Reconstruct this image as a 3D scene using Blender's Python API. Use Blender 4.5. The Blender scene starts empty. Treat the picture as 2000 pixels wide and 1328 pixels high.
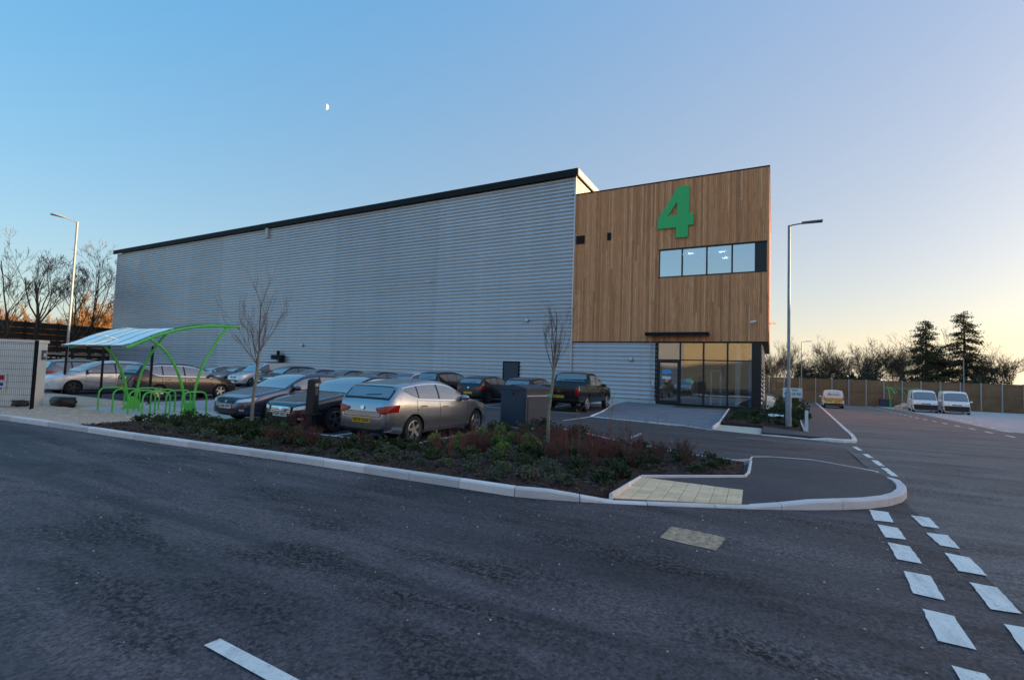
import bpy, bmesh, math, random
from mathutils import Vector, Matrix
R = math.radians
sc = bpy.context.scene
col = sc.collection
rnd = random.Random(11)

# ------------------------------------------------------------------ camera
YAW, PITCH, ROLL, FPX, CAMH = R(-28.2), R(2.95), R(1.907), 950.0, 1.75
def cam_axes():
    cy, sy, cp, sp = math.cos(YAW), math.sin(YAW), math.cos(PITCH), math.sin(PITCH)
    f = Vector((sy*cp, cy*cp, sp)); r = Vector((cy, -sy, 0)); u = r.cross(f)
    c, s = math.cos(ROLL), math.sin(ROLL)
    return c*r + s*u, -s*r + c*u, f
_r, _u, _f = cam_axes()
cd = bpy.data.cameras.new('camera'); cam = bpy.data.objects.new('camera', cd); col.objects.link(cam)
cam.matrix_world = Matrix(((_r.x, _u.x, -_f.x, 0), (_r.y, _u.y, -_f.y, 0), (_r.z, _u.z, -_f.z, CAMH), (0, 0, 0, 1)))
cd.sensor_width = 36; cd.lens = FPX/2000*36; cd.shift_y = 0.0065; cd.clip_start = 0.05; cd.clip_end = 6000
sc.camera = cam

# ------------------------------------------------------------------ sky, sun, exposure
SUN_AZ, SUN_EL = R(62), R(2.6)          # azimuth from +Y towards +X
W = bpy.data.worlds.new('World'); sc.world = W; W.use_nodes = True
nt = W.node_tree; nt.nodes.clear()
out = nt.nodes.new('ShaderNodeOutputWorld'); bg = nt.nodes.new('ShaderNodeBackground')
sky = nt.nodes.new('ShaderNodeTexSky'); sky.sky_type = 'NISHITA'; sky.sun_disc = False
sky.sun_elevation = SUN_EL; sky.sun_rotation = SUN_AZ
sky.air_density = 1.0; sky.dust_density = 0.6; sky.ozone_density = 2.2; sky.altitude = 50
# the sky texture under a thin veil of high haze that whitens towards the sun and pales with height
def vm(op, a, b=None, c=None):
    n = nt.nodes.new('ShaderNodeVectorMath'); n.operation = op
    for i, v in enumerate((a, b, c)):
        if v is None: continue
        if hasattr(v, 'is_linked'): nt.links.new(v, n.inputs[i])
        else: n.inputs[i].default_value = v
    return n
EXPO = 2.17
QS = 1/(0.15*2**2.0)
tc_ = nt.nodes.new('ShaderNodeTexCoord'); dirv = vm('NORMALIZE', tc_.outputs['Generated']).outputs[0]
sdot = vm('DOT_PRODUCT', dirv, (math.sin(SUN_AZ), math.cos(SUN_AZ), 0)).outputs['Value']
sp = nt.nodes.new('ShaderNodeSeparateXYZ'); nt.links.new(dirv, sp.inputs[0])
cl_ = nt.nodes.new('ShaderNodeClamp'); cl_.inputs['Max'].default_value = .65; nt.links.new(sp.outputs[2], cl_.inputs[0])
v3 = nt.nodes.new('ShaderNodeCombineXYZ'); v4 = nt.nodes.new('ShaderNodeCombineXYZ')
for i in range(3): nt.links.new(sdot, v3.inputs[i]); nt.links.new(cl_.outputs[0], v4.inputs[i])
hz = nt.nodes.new('ShaderNodeMath'); hz.operation = 'MULTIPLY'; hz.inputs[1].default_value = -9.0; nt.links.new(cl_.outputs[0], hz.inputs[0])
he = nt.nodes.new('ShaderNodeMath'); he.operation = 'EXPONENT'; nt.links.new(hz.outputs[0], he.inputs[0])
gp_ = nt.nodes.new('ShaderNodeMath'); gp_.operation = 'MAXIMUM'; gp_.inputs[1].default_value = 0; nt.links.new(sdot, gp_.inputs[0])
gl_ = nt.nodes.new('ShaderNodeMath'); gl_.operation = 'POWER'; gl_.inputs[1].default_value = 10; nt.links.new(gp_.outputs[0], gl_.inputs[0])   # aureole round the low sun
v5 = nt.nodes.new('ShaderNodeCombineXYZ'); v6 = nt.nodes.new('ShaderNodeCombineXYZ')
for i in range(3): nt.links.new(he.outputs[0], v5.inputs[i]); nt.links.new(gl_.outputs[0], v6.inputs[i])
veil = vm('MULTIPLY_ADD', v3.outputs[0], (.168, .036, -.047), (.350, .362, .345)).outputs[0]
veil = vm('MULTIPLY_ADD', v4.outputs[0], (-.326, -.103, .252), veil).outputs[0]
veil = vm('MULTIPLY_ADD', v5.outputs[0], (.19, .07, .05), veil).outputs[0]
veil = vm('MAXIMUM', veil, (.03, .06, .1)).outputs[0]
veil = vm('MULTIPLY_ADD', v6.outputs[0], (3.0, 2.1, 1.26), veil).outputs[0]
veil = vm('SCALE', veil); veil.inputs['Scale'].default_value = QS
sm = nt.nodes.new('ShaderNodeMath'); sm.operation = 'MAXIMUM'; sm.inputs[1].default_value = .07; nt.links.new(sp.outputs[2], sm.inputs[0])
sv = nt.nodes.new('ShaderNodeCombineXYZ'); nt.links.new(sp.outputs[0], sv.inputs[0]); nt.links.new(sp.outputs[1], sv.inputs[1]); nt.links.new(sm.outputs[0], sv.inputs[2]); nt.links.new(sv.outputs[0], sky.inputs[0])
mixed = vm('MULTIPLY_ADD', sky.outputs[0], (.20*QS,)*3, veil.outputs[0]).outputs[0]
bg.inputs['Strength'].default_value = 0.15
nt.links.new(mixed, bg.inputs[0]); nt.links.new(bg.outputs[0], out.inputs[0])
sd = bpy.data.lights.new('sun', 'SUN'); so = bpy.data.objects.new('sun', sd); col.objects.link(so)
sd.energy = 2.7; sd.angle = R(0.6); sd.color = (1.0, 0.72, 0.36)
sdir = Vector((math.sin(SUN_AZ)*math.cos(SUN_EL), math.cos(SUN_AZ)*math.cos(SUN_EL), math.sin(SUN_EL)))
so.rotation_euler = sdir.to_track_quat('Z', 'Y').to_euler()
sc.view_settings.view_transform = 'Standard'; sc.view_settings.look = 'None'
sc.view_settings.gamma = 1; sc.view_settings.use_curve_mapping = False
sc.view_settings.exposure = EXPO

# ------------------------------------------------------------------ helpers
def ss(a, b, x):
    t = min(1, max(0, (x-a)/(b-a))); return t*t*(3-2*t)
def g(x, y):                              # height of the paved ground: the main road falls away to the north
    return -0.0185*min(max(0.0, y-14), 68)*ss(-0.4, 2.0, x)

class MB:
    def __init__(s): s.v = []; s.f = []; s.m = []
    def add(s, vs, fs, mi=0):
        b = len(s.v); s.v += [tuple(p) for p in vs]
        for f in fs: s.f.append([b+i for i in f]); s.m.append(mi)
        return s
    def box(s, c, d, rz=0.0, mi=0):
        hx, hy, hz = d[0]/2, d[1]/2, d[2]/2; cr, sr = math.cos(rz), math.sin(rz); vs = []
        for z in (-hz, hz):
            for x, y in ((-hx, -hy), (hx, -hy), (hx, hy), (-hx, hy)):
                vs.append((c[0]+x*cr-y*sr, c[1]+x*sr+y*cr, c[2]+z))
        return s.add(vs, [(3, 2, 1, 0), (4, 5, 6, 7), (0, 1, 5, 4), (1, 2, 6, 5), (2, 3, 7, 6), (3, 0, 4, 7)], mi)
    def bx(s, x0, x1, y0, y1, z0, z1, mi=0):
        return s.box(((x0+x1)/2, (y0+y1)/2, (z0+z1)/2), (abs(x1-x0), abs(y1-y0), abs(z1-z0)), 0, mi)
    def prism(s, poly, z0, z1, mi=0):     # poly in x,y ccw
        n = len(poly)
        vs = [(p[0], p[1], z0) for p in poly]+[(p[0], p[1], z1) for p in poly]
        return s.add(vs, [list(range(n-1, -1, -1)), list(range(n, 2*n))]+[(i, (i+1) % n, n+(i+1) % n, n+i) for i in range(n)], mi)
    def tube(s, pts, rad, n=6, cap=True, mi=0):
        pts = [Vector(p) for p in pts]
        if not hasattr(rad, '__len__'): rad = [rad]*len(pts)
        t0 = (pts[1]-pts[0]).normalized(); a = Vector((0, 0, 1)) if abs(t0.z) < .9 else Vector((1, 0, 0))
        nx = t0.cross(a).normalized(); b = len(s.v)
        for i, p in enumerate(pts):
            if i == 0: t = t0
            elif i == len(pts)-1: t = (pts[i]-pts[i-1]).normalized()
            else: t = ((pts[i+1]-pts[i]).normalized()+(pts[i]-pts[i-1]).normalized()).normalized()
            nx = (nx-t*nx.dot(t)).normalized(); ny = t.cross(nx)
            for k in range(n):
                an = 2*math.pi*k/n; q = p+(nx*math.cos(an)+ny*math.sin(an))*rad[i]; s.v.append(q[:])
        for i in range(len(pts)-1):
            for k in range(n):
                k2 = (k+1) % n; s.f.append([b+i*n+k, b+i*n+k2, b+(i+1)*n+k2, b+(i+1)*n+k]); s.m.append(mi)
        if cap and n > 2:
            s.f.append([b+k for k in range(n-1, -1, -1)]); s.m.append(mi)
            s.f.append([b+(len(pts)-1)*n+k for k in range(n)]); s.m.append(mi)
        return s
    def grid(s, P, mi=0, flip=False):
        b = len(s.v); nu, nv = len(P), len(P[0])
        for row in P: s.v += [tuple(p) for p in row]
        for i in range(nu-1):
            for j in range(nv-1):
                q = [b+i*nv+j, b+(i+1)*nv+j, b+(i+1)*nv+j+1, b+i*nv+j+1]
                s.f.append(q[::-1] if flip else q); s.m.append(mi)
        return s
    def lathe(s, prof, n=24, axis='z', c=(0, 0, 0), mi=0):   # prof: (r, h)
        b = len(s.v)
        for r, h in prof:
            for k in range(n):
                a = 2*math.pi*k/n; x, y = r*math.cos(a), r*math.sin(a)
                s.v.append((c[0]+x, c[1]+y, c[2]+h) if axis == 'z' else (c[0]+x, c[1]+h, c[2]+y))
        for i in range(len(prof)-1):
            for k in range(n):
                k2 = (k+1) % n; q = [b+i*n+k, b+i*n+k2, b+(i+1)*n+k2, b+(i+1)*n+k]
                s.f.append(q if axis == 'z' else q[::-1]); s.m.append(mi)
        return s
    def mesh(s, name, mats, smooth=None):
        me = bpy.data.meshes.new(name); me.from_pydata(s.v, [], s.f)
        mats = mats if isinstance(mats, (list, tuple)) else [mats]
        for m in mats: me.materials.append(m)
        if len(mats) > 1: me.polygons.foreach_set('material_index', s.m)
        me.update()
        if smooth is not None:
            me.shade_smooth()
            if smooth < 179: me.set_sharp_from_angle(angle=R(smooth))
        return me
    def build(s, name, mats, parent=None, smooth=None, world=False):
        return link(name, s.mesh(name, mats, smooth), parent, world)

def link(name, me, parent=None, world=False):
    o = bpy.data.objects.new(name, me); col.objects.link(o)
    if parent:
        o.parent = parent
        if world: o.matrix_parent_inverse = base_matrix(parent).inverted()
    return o
def base_matrix(o):
    return Matrix.Translation(o.location) @ o.rotation_euler.to_matrix().to_4x4()
def tag(o, label=None, cat=None, group=None, kind=None):
    if label: o['label'] = label
    if cat: o['category'] = cat
    if group: o['group'] = group
    if kind: o['kind'] = kind
    return o
def thing(name, label, cat, loc=(0, 0, 0), rz=0.0, group=None):
    o = bpy.data.objects.new(name, None); col.objects.link(o); o.empty_display_size = .2
    o.location = loc; o.rotation_euler = (0, 0, rz); return tag(o, label, cat, group)
def structure(name, loc=(0, 0, 0)):
    o = bpy.data.objects.new(name, None); col.objects.link(o); o.location = loc; o['kind'] = 'structure'; return o
def copy_tree(o, parent=None):
    c = o.copy(); col.objects.link(c)
    if parent: c.parent = parent
    for ch in list(o.children): copy_tree(ch, c)
    return c
def text_mesh(body, size, mat, extrude=0.002, bold=0.0):
    cu = bpy.data.curves.new('t', 'FONT'); cu.body = body; cu.size = size; cu.extrude = extrude; cu.offset = bold
    cu.align_x = 'CENTER'; cu.align_y = 'CENTER'; cu.resolution_u = 3
    o = bpy.data.objects.new('t', cu); col.objects.link(o)
    me = bpy.data.meshes.new_from_object(o.evaluated_get(bpy.context.evaluated_depsgraph_get()))
    bpy.data.objects.remove(o); me.materials.clear(); me.materials.append(mat); return me

# ------------------------------------------------------------------ materials
def M(name, base, rough=.6, metal=0.0, spec=.5, coat=0.0, emit=None):
    m = bpy.data.materials.new(name); m.use_nodes = True; b = m.node_tree.nodes['Principled BSDF']
    b.inputs['Base Color'].default_value = (*base, 1); b.inputs['Roughness'].default_value = rough
    b.inputs['Metallic'].default_value = metal; b.inputs['Specular IOR Level'].default_value = spec
    b.inputs['Coat Weight'].default_value = coat; b.inputs['Coat Roughness'].default_value = .04
    if emit:
        b.inputs['Emission Color'].default_value = (*emit[0], 1); b.inputs['Emission Strength'].default_value = emit[1]
    return m
class NT:                                  # tiny node builder
    def __init__(s, m): s.m = m; s.t = m.node_tree; s.b = s.t.nodes['Principled BSDF']
    def n(s, typ, **k):
        x = s.t.nodes.new(typ)
        for a, v in k.items():
            if hasattr(x, a): setattr(x, a, v)
        return x
    def l(s, a, b): s.t.links.new(a, b)
    def coord(s, kind='Object', scale=(1, 1, 1), rot=(0, 0, 0)):
        c = s.n('ShaderNodeTexCoord'); mp = s.n('ShaderNodeMapping'); mp.inputs['Scale'].default_value = scale; mp.inputs['Rotation'].default_value = rot
        s.l(c.outputs[kind], mp.inputs[0]); return mp.outputs[0]
    def noise(s, v, scale, detail=4, rough=.6, dist=0):
        x = s.n('ShaderNodeTexNoise'); x.inputs['Scale'].default_value = scale; x.inputs['Detail'].default_value = detail
        x.inputs['Roughness'].default_value = rough; x.inputs['Distortion'].default_value = dist; s.l(v, x.inputs['Vector']); return x.outputs['Fac']
    def vor(s, v, scale, feature='F1', outp='Distance'):
        x = s.n('ShaderNodeTexVoronoi'); x.feature = feature; x.inputs['Scale'].default_value = scale; s.l(v, x.inputs['Vector']); return x.outputs[outp]
    def ramp(s, fac, stops):
        r = s.n('ShaderNodeValToRGB'); e = r.color_ramp.elements
        while len(e) < len(stops): e.new(.5)
        for i, (p, c) in enumerate(stops):
            e[i].position = p; e[i].color = (*c, 1) if len(c) == 3 else c
        s.l(fac, r.inputs[0]); return r.outputs[0]
    def mix(s, a, b, fac, mode='MIX'):
        x = s.n('ShaderNodeMix'); x.data_type = 'RGBA'; x.blend_type = mode
        for sock, val in ((x.inputs[6], a), (x.inputs[7], b), (x.inputs[0], fac)):
            if hasattr(val, 'is_linked'): s.l(val, sock)
            elif isinstance(val, (int, float)): sock.default_value = val
            else: sock.default_value = (*val, 1)
        return x.outputs[2]
    def bump(s, h, strength, dist=.01):
        x = s.n('ShaderNodeBump'); x.inputs['Strength'].default_value = strength; x.inputs['Distance'].default_value = dist
        s.l(h, x.inputs['Height']); s.l(x.outputs[0], s.b.inputs['Normal'])
    def color(s, c): s.l(c, s.b.inputs['Base Color'])
    def rough(s, c): s.l(c, s.b.inputs['Roughness'])
    def per_object(s):
        return s.n('ShaderNodeObjectInfo').outputs['Random']
def noisy(name, c0, c1, scale=4, rough=.8, bump=.2, bscale=60, metal=0, perobj=False, spec=.4, dist=.005):
    m = M(name, c0, rough, metal, spec); t = NT(m); v = t.coord()
    c = t.ramp(t.noise(v, scale, 6), [(.3, c0), (.7, c1)])
    if perobj:
        c = t.mix(c, t.ramp(t.per_object(), [(0, (.88, .88, .88)), (1, (1.12, 1.12, 1.12))]), 1.0, 'MULTIPLY')
    t.color(c)
    if bump: t.bump(t.noise(v, bscale, 3), bump, dist)
    return m

def asphalt(name, lo, hi, patch=.5, ang=0.0, stone=70.0, fresh=.6):
    m = M(name, lo, .75, 0, .32); t = NT(m); v = t.coord()
    vs = t.coord(scale=(.16, 1.5, 1), rot=(0, 0, ang))
    def mul(*xs):
        o_ = xs[0]
        for x in xs[1:]:
            n = t.n('ShaderNodeMath'); n.operation = 'MULTIPLY'; t.l(o_, n.inputs[0])
            if isinstance(x, (int, float)): n.inputs[1].default_value = x
            else: t.l(x, n.inputs[1])
            o_ = n.outputs[0]
        return o_
    def step(f, a, b):
        n = t.n('ShaderNodeMapRange'); n.inputs[1].default_value = a; n.inputs[2].default_value = b; t.l(f, n.inputs[0]); return n.outputs[0]
    big = t.noise(vs, .5, 5, .62, .8)
    c = t.ramp(big, [(.40, lo), (.60, hi)])
    agg = t.vor(v, stone, outp='Color'); bw = t.n('ShaderNodeRGBToBW'); t.l(agg, bw.inputs[0])
    c = t.mix(c, t.ramp(bw.outputs[0], [(.1, (.42, .42, .42)), (.5, (1, 1, 1)), (.95, (1.6, 1.6, 1.6))]), .85, 'MULTIPLY')
    clus = step(t.noise(t.coord(scale=(.45, 1.35, 1), rot=(0, 0, ang)), 0.9, 5, .64, .4), .46, .60)
    pore = step(t.noise(v, 21, 5, .75, .3), .455, .54)
    dk = mul(clus, pore, min(1, patch))
    dk2 = mul(step(t.noise(v, 26, 4, .7), .57, .64), .55*patch)
    c = t.mix(c, tuple(x*.08 for x in lo), dk); c = t.mix(c, tuple(x*.35 for x in lo), dk2)
    wear = mul(step(t.noise(vs, 1.1, 4, .6, .5), .54, .70), .30); c = t.mix(c, tuple(min(1, x*1.45) for x in hi), wear)
    c = t.mix(c, (.38, .38, .39), mul(step(t.vor(v, 15), .055, .035), .8))
    t.color(c)
    t.rough(t.ramp(big, [(.3, (.60,)*3), (.7, (.80,)*3)]))
    hh = t.mix(t.ramp(bw.outputs[0], [(0, (0, 0, 0)), (1, (1, 1, 1))]), (0, 0, 0), dk)
    t.bump(hh, .5, .006)
    return m

MAT = {}
MAT['asphalt_new'] = asphalt('asphalt_new', (.056, .046, .051), (.136, .111, .117), 1.0, R(-12), 46)
MAT['asphalt_main'] = asphalt('asphalt_main', (.100, .086, .088), (.180, .156, .156), .8, R(83), 60)
MAT['asphalt_foot'] = asphalt('asphalt_foot', (.056, .048, .055), (.084, .073, .081), .4, R(20), 110)
MAT['asphalt_park'] = asphalt('asphalt_park', (.060, .053, .060), (.090, .080, .088), .5, 0, 60)
MAT['earth'] = noisy('earth', (.06, .05, .035), (.10, .085, .055), .5, .95, .3, 8)
def kerbmat():
    m = M('kerb_concrete', (.42, .41, .41), .85, 0, .3); t = NT(m); v = t.coord('Object')
    c = t.ramp(t.noise(v, 3, 6, .7), [(.3, (.72, .66, .66)), (.7, (.86, .79, .77))])
    c = t.mix(c, t.ramp(t.per_object(), [(0, (.80, .80, .81)), (1, (1.12, 1.10, 1.09))]), 1.0, 'MULTIPLY')
    st = t.ramp(t.noise(v, 7, 6, .75), [(.60, (0, 0, 0)), (.75, (1, 1, 1))]); c = t.mix(c, (.20, .19, .18), t.mix((0, 0, 0), st, .55))
    t.color(c); t.bump(t.noise(v, 120, 3), .25, .003); return m
MAT['kerb'] = kerbmat()
MAT['white_paint'] = noisy('white_line_paint', (.72, .71, .69), (.86, .84, .82), 9, .7, .6, 90, dist=.004)
def worn_paint():
    m = noisy('road_marking_paint', (.76, .75, .72), (.90, .88, .84), 5, .6, .5, 70, dist=.004); t = NT(m); v = t.coord()
    src = t.b.inputs['Base Color'].links[0].from_socket
    w = t.ramp(t.noise(v, 34, 6, .8), [(.56, (0, 0, 0)), (.66, (1, 1, 1))]); src = t.mix(src, (.16, .15, .16), t.mix((0, 0, 0), w, .7)); d_ = t.ramp(t.noise(t.coord(scale=(5, .8, 1)), 1.6, 5, .7), [(.5, (0, 0, 0)), (.72, (1, 1, 1))]); t.color(t.mix(src, (.30, .29, .29), t.mix((0, 0, 0), d_, .55))); return m
MAT['marking'] = worn_paint()
MAT['tactile'] = noisy('buff_paving', (.80, .56, .34), (.95, .68, .44), 8, .85, .25, 60, perobj=True)
MAT['buff'] = noisy('buff_strip', (.50, .46, .38), (.60, .56, .47), 4, .85, .2, 60)
def brickmat(name, c1, c2, mort, w, h, rough=.8):
    m = M(name, c1, rough, 0, .4); t = NT(m); v = t.coord()
    b = t.n('ShaderNodeTexBrick'); b.inputs['Color1'].default_value = (*c1, 1); b.inputs['Color2'].default_value = (*c2, 1); b.inputs['Mortar'].default_value = (*mort, 1)
    b.inputs['Scale'].default_value = 1; b.inputs['Brick Width'].default_value = w; b.inputs['Row Height'].default_value = h; b.inputs['Mortar Size'].default_value = .006
    t.l(v, b.inputs['Vector']); c = t.mix(b.outputs['Color'], t.ramp(t.noise(v, 1.3, 5), [(.3, (.8, .8, .8)), (.7, (1.15, 1.15, 1.15))]), 1.0, 'MULTIPLY')
    t.color(c); t.bump(b.outputs['Fac'], -.3, .004); return m
MAT['paving_blue'] = brickmat('blue_grey_block_paving', (.16, .18, .22), (.22, .24, .29), (.10, .11, .13), .2, .1)
MAT['paving_pale'] = brickmat('pale_block_paving', (.36, .38, .40), (.44, .46, .48), (.22, .23, .25), .2, .1)
MAT['concrete'] = noisy('pale_concrete', (.46, .46, .44), (.58, .58, .55), 1.5, .85, .2, 50)
MAT['mulch'] = noisy('bark_mulch', (.030, .015, .012), (.085, .044, .034), 22, .95, 1.0, 60, dist=.03)
MAT['chip'] = noisy('bark_chip', (.045, .023, .018), (.13, .07, .05), 3, .9, 0)
MAT['gravel'] = noisy('gravel_bed', (.40, .32, .25), (.70, .58, .46), 30, .9, .8, 60, dist=.02)
MAT['pebble'] = noisy('pebble', (.42, .34, .26), (.80, .68, .55), 7, .8, 0)
def clad():
    m = M('metal_cladding', (.47, .50, .565), .36, .45, .5); t = NT(m); v = t.coord(scale=(.05, 1, .4))
    t.color(t.ramp(t.noise(v, 1.2, 4), [(.3, (.50, .48, .51)), (.7, (.57, .545, .575))]))
    src = t.b.inputs['Base Color'].links[0].from_socket; src = t.mix(src, t.ramp(t.per_object(), [(0, (.95, .95, .95)), (1, (1.05, 1.05, 1.05))]), 1.0, 'MULTIPLY')
    src = t.mix(src, t.ramp(t.noise(t.coord(scale=(1.1, 1, .035)), 1.5, 5, .7), [(.35, (.955, .955, .955)), (.65, (1.03, 1.03, 1.03))]), 1.0, 'MULTIPLY'); t.color(src)
    t.rough(t.ramp(t.noise(t.coord(scale=(.3, 1, 3)), 2.0, 3), [(.3, (.30,)*3), (.7, (.42,)*3)]))
    return m
MAT['clad'] = clad()
MAT['trim_dark'] = M('dark_trim', (.012, .013, .018), .65, 0, .2)
MAT['frame_dark'] = M('dark_aluminium_frame', (.016, .018, .024), .4, .2)
MAT['trim_pale'] = M('pale_trim', (.42, .43, .45), .45, .2)
def wood():
    m = M('larch_board', (.3, .17, .09), .72, 0, .3); t = NT(m); rn = t.per_object()
    c = t.n('ShaderNodeTexCoord'); add = t.n('ShaderNodeVectorMath'); add.operation = 'ADD'
    cmb = t.n('ShaderNodeCombineXYZ'); mu = t.n('ShaderNodeMath'); mu.operation = 'MULTIPLY'; mu.inputs[1].default_value = 53.0
    t.l(rn, mu.inputs[0]); t.l(mu.outputs[0], cmb.inputs[2]); t.l(mu.outputs[0], cmb.inputs[0]); t.l(c.outputs['Object'], add.inputs[0]); t.l(cmb.outputs[0], add.inputs[1])
    mp = t.n('ShaderNodeMapping'); mp.inputs['Scale'].default_value = (14, 14, .55); t.l(add.outputs[0], mp.inputs[0])
    base = t.ramp(rn, [(0, (.56, .235, .108)), (.25, (.71, .310, .145)), (.8, (.81, .368, .178)), (1, (.90, .45, .235))])
    gr = t.ramp(t.noise(mp.outputs[0], 2.2, 6, .65, .8), [(.32, (.66, .63, .60)), (.68, (1.2, 1.2, 1.2))])
    cc = t.mix(base, gr, 1.0, 'MULTIPLY')
    mp2 = t.n('ShaderNodeMapping'); mp2.inputs['Scale'].default_value = (3.2, 3.2, 1.5); t.l(add.outputs[0], mp2.inputs[0])
    kn = t.ramp(t.vor(mp2.outputs[0], 1.6), [(.03, (1, 1, 1)), (.075, (0, 0, 0))]); cc = t.mix(cc, (.055, .026, .014), t.mix((0, 0, 0), kn, .85))
    t.color(cc); t.bump(t.noise(mp.outputs[0], 5, 4), .25, .003); return m
MAT['wood'] = wood()
def glassmat(name, refl, tint=(.55, .62, .68)):
    m = bpy.data.materials.new(name); m.use_nodes = True; n = m.node_tree; n.nodes.clear()
    o = n.nodes.new('ShaderNodeOutputMaterial'); mx = n.nodes.new('ShaderNodeMixShader'); tr = n.nodes.new('ShaderNodeBsdfTransparent'); gl = n.nodes.new('ShaderNodeBsdfGlossy')
    tr.inputs[0].default_value = (*tint, 1); gl.inputs['Roughness'].default_value = .01; gl.inputs[0].default_value = (.93, .96, 1, 1)
    lw = n.nodes.new('ShaderNodeLayerWeight'); lw.inputs[0].default_value = .5
    mr = n.nodes.new('ShaderNodeMapRange'); mr.inputs['To Min'].default_value = refl; mr.inputs['To Max'].default_value = 1.0
    pw = n.nodes.new('ShaderNodeMath'); pw.operation = 'POWER'; pw.inputs[1].default_value = 2.5
    n.links.new(lw.outputs['Facing'], pw.inputs[0]); n.links.new(pw.outputs[0], mr.inputs[0]); n.links.new(mr.outputs[0], mx.inputs[0])
    n.links.new(tr.outputs[0], mx.inputs[1]); n.links.new(gl.outputs[0], mx.inputs[2]); n.links.new(mx.outputs[0], o.inputs[0]); return m
MAT['pane_up'] = glassmat('upper_window_glass', .62, (.35, .42, .48))
MAT['pane'] = glassmat('storefront_glass', .22, (.90, .92, .92))
MAT['car_glass'] = M('car_glass', (.20, .23, .26), .03, .18, 1.0, 1.0)
MAT['rubber'] = M('tyre_rubber', (.012, .012, .013), .8)
MAT['black'] = M('black_plastic', (.012, .012, .014), .5)
MAT['alloy'] = M('alloy_rim', (.55, .56, .58), .3, .85)
MAT['alloy_dark'] = M('dark_alloy_rim', (.16, .165, .18), .35, .8)
MAT['chrome'] = M('chrome', (.75, .76, .78), .12, 1)
MAT['lamp_red'] = M('red_lamp_lens', (.34, .006, .010), .12, 0, .5, .4)
MAT['lamp_amber'] = M('amber_lens', (.6, .16, .01), .15, 0, .6, .5)
MAT['lamp_clear'] = M('clear_lamp_lens', (.70, .73, .76), .10, .4, .7, .8)
MAT['plate_white'] = M('white_plate', (.78, .78, .78), .4)
MAT['lemon'] = M('lemon_reflective_film', (.78, .70, .10), .5)
MAT['plate_yellow'] = M('yellow_plate', (.72, .42, .03), .4)
MAT['ink'] = M('black_ink', (.01, .01, .01), .6)
def paint(name, c, metal=.55, rough=.32):
    return M(name, c, rough, metal, .4, .55)
MAT['green_frame'] = M('green_powder_coat', (.085, .50, .075), .38, 0, .5, .2)
MAT['sign_green'] = M('green_sign_face', (.045, .52, .15), .5)
MAT['galv'] = noisy('galvanised_steel', (.24, .26, .31), (.33, .35, .40), 6, .5, 0, metal=.35)
MAT['galv_dark'] = M('lantern_grey', (.13, .14, .16), .45, .4)
MAT['poly'] = glassmat('clear_roof_sheet', .66, (.80, .88, .90))
MAT['fence_black'] = M('black_mesh_steel', (.008, .009, .012), .7, 0, .2)
MAT['kiosk'] = noisy('kiosk_grp', (.66, .65, .62), (.76, .75, .71), 1.2, .7, .1, 30)
MAT['cabinet'] = M('dark_grey_cabinet_steel', (.050, .062, .088), .5, .0, .3)
MAT['bark'] = noisy('tree_bark', (.10, .085, .07), (.17, .15, .125), 12, .9, .5, 40)
MAT['bark_young'] = noisy('young_tree_bark', (.21, .19, .15), (.30, .27, .215), 14, .85, .4, 60)
MAT['twig'] = M('twig', (.165, .095, .068), .8)
MAT['twig_far'] = M('twig_far', (.10, .072, .046), .9)
MAT['twig_rust'] = noisy('rusty_twig', (.15, .075, .030), (.24, .125, .052), 1, .9, 0)
MAT['bark_dark'] = M('dark_bark', (.028, .024, .02), .9)
def leaf(name, a, b, rough=.55):
    m = M(name, a, rough, 0, .3); t = NT(m)
    c = t.ramp(t.noise(t.coord(), 9, 3), [(.3, a), (.7, b)])
    c = t.mix(c, t.ramp(t.per_object(), [(0, (.7, .72, .72)), (1, (1.3, 1.28, 1.2))]), 1.0, 'MULTIPLY'); t.color(c); return m
MAT['leaf_dark'] = leaf('dark_leaf', (.036, .058, .026), (.080, .112, .054))
MAT['leaf_grey'] = leaf('grey_green_leaf', (.078, .105, .072), (.155, .19, .135))
MAT['leaf_bright'] = leaf('bright_leaf', (.13, .22, .055), (.25, .36, .12))
MAT['conifer'] = leaf('conifer_needles', (.040, .042, .020), (.075, .074, .036))
MAT['yellow'] = M('yellow_flower', (.62, .50, .02), .6)
MAT['red_stem'] = M('red_dogwood_stem', (.15, .034, .030), .6)
MAT['dry_stem'] = M('dry_stem', (.22, .17, .10), .8)
MAT['fence_wood'] = noisy('fence_boards', (.20, .115, .062), (.30, .18, .10), .9, .85, .3, 20, perobj=True)
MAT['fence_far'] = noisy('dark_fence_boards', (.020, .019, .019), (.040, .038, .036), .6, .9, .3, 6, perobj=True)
MAT['post_grey'] = M('grey_steel_post', (.42, .42, .44), .5, .3)
MAT['white'] = M('white_plastic', (.72, .73, .74), .5)
MAT['wall_in'] = M('interior_wall', (.80, .77, .70), .85)
MAT['floor_in'] = M('interior_floor', (.30, .30, .31), .5)
MAT['red'] = M('red_print', (.45, .02, .04), .6)
MAT['blue'] = M('blue_print', (.03, .05, .28), .6)
MAT['sky_blue'] = M('pale_blue_notice', (.10, .36, .70), .6)
MAT['notice_green'] = M('green_exit_notice', (.10, .55, .36), .6)

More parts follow.
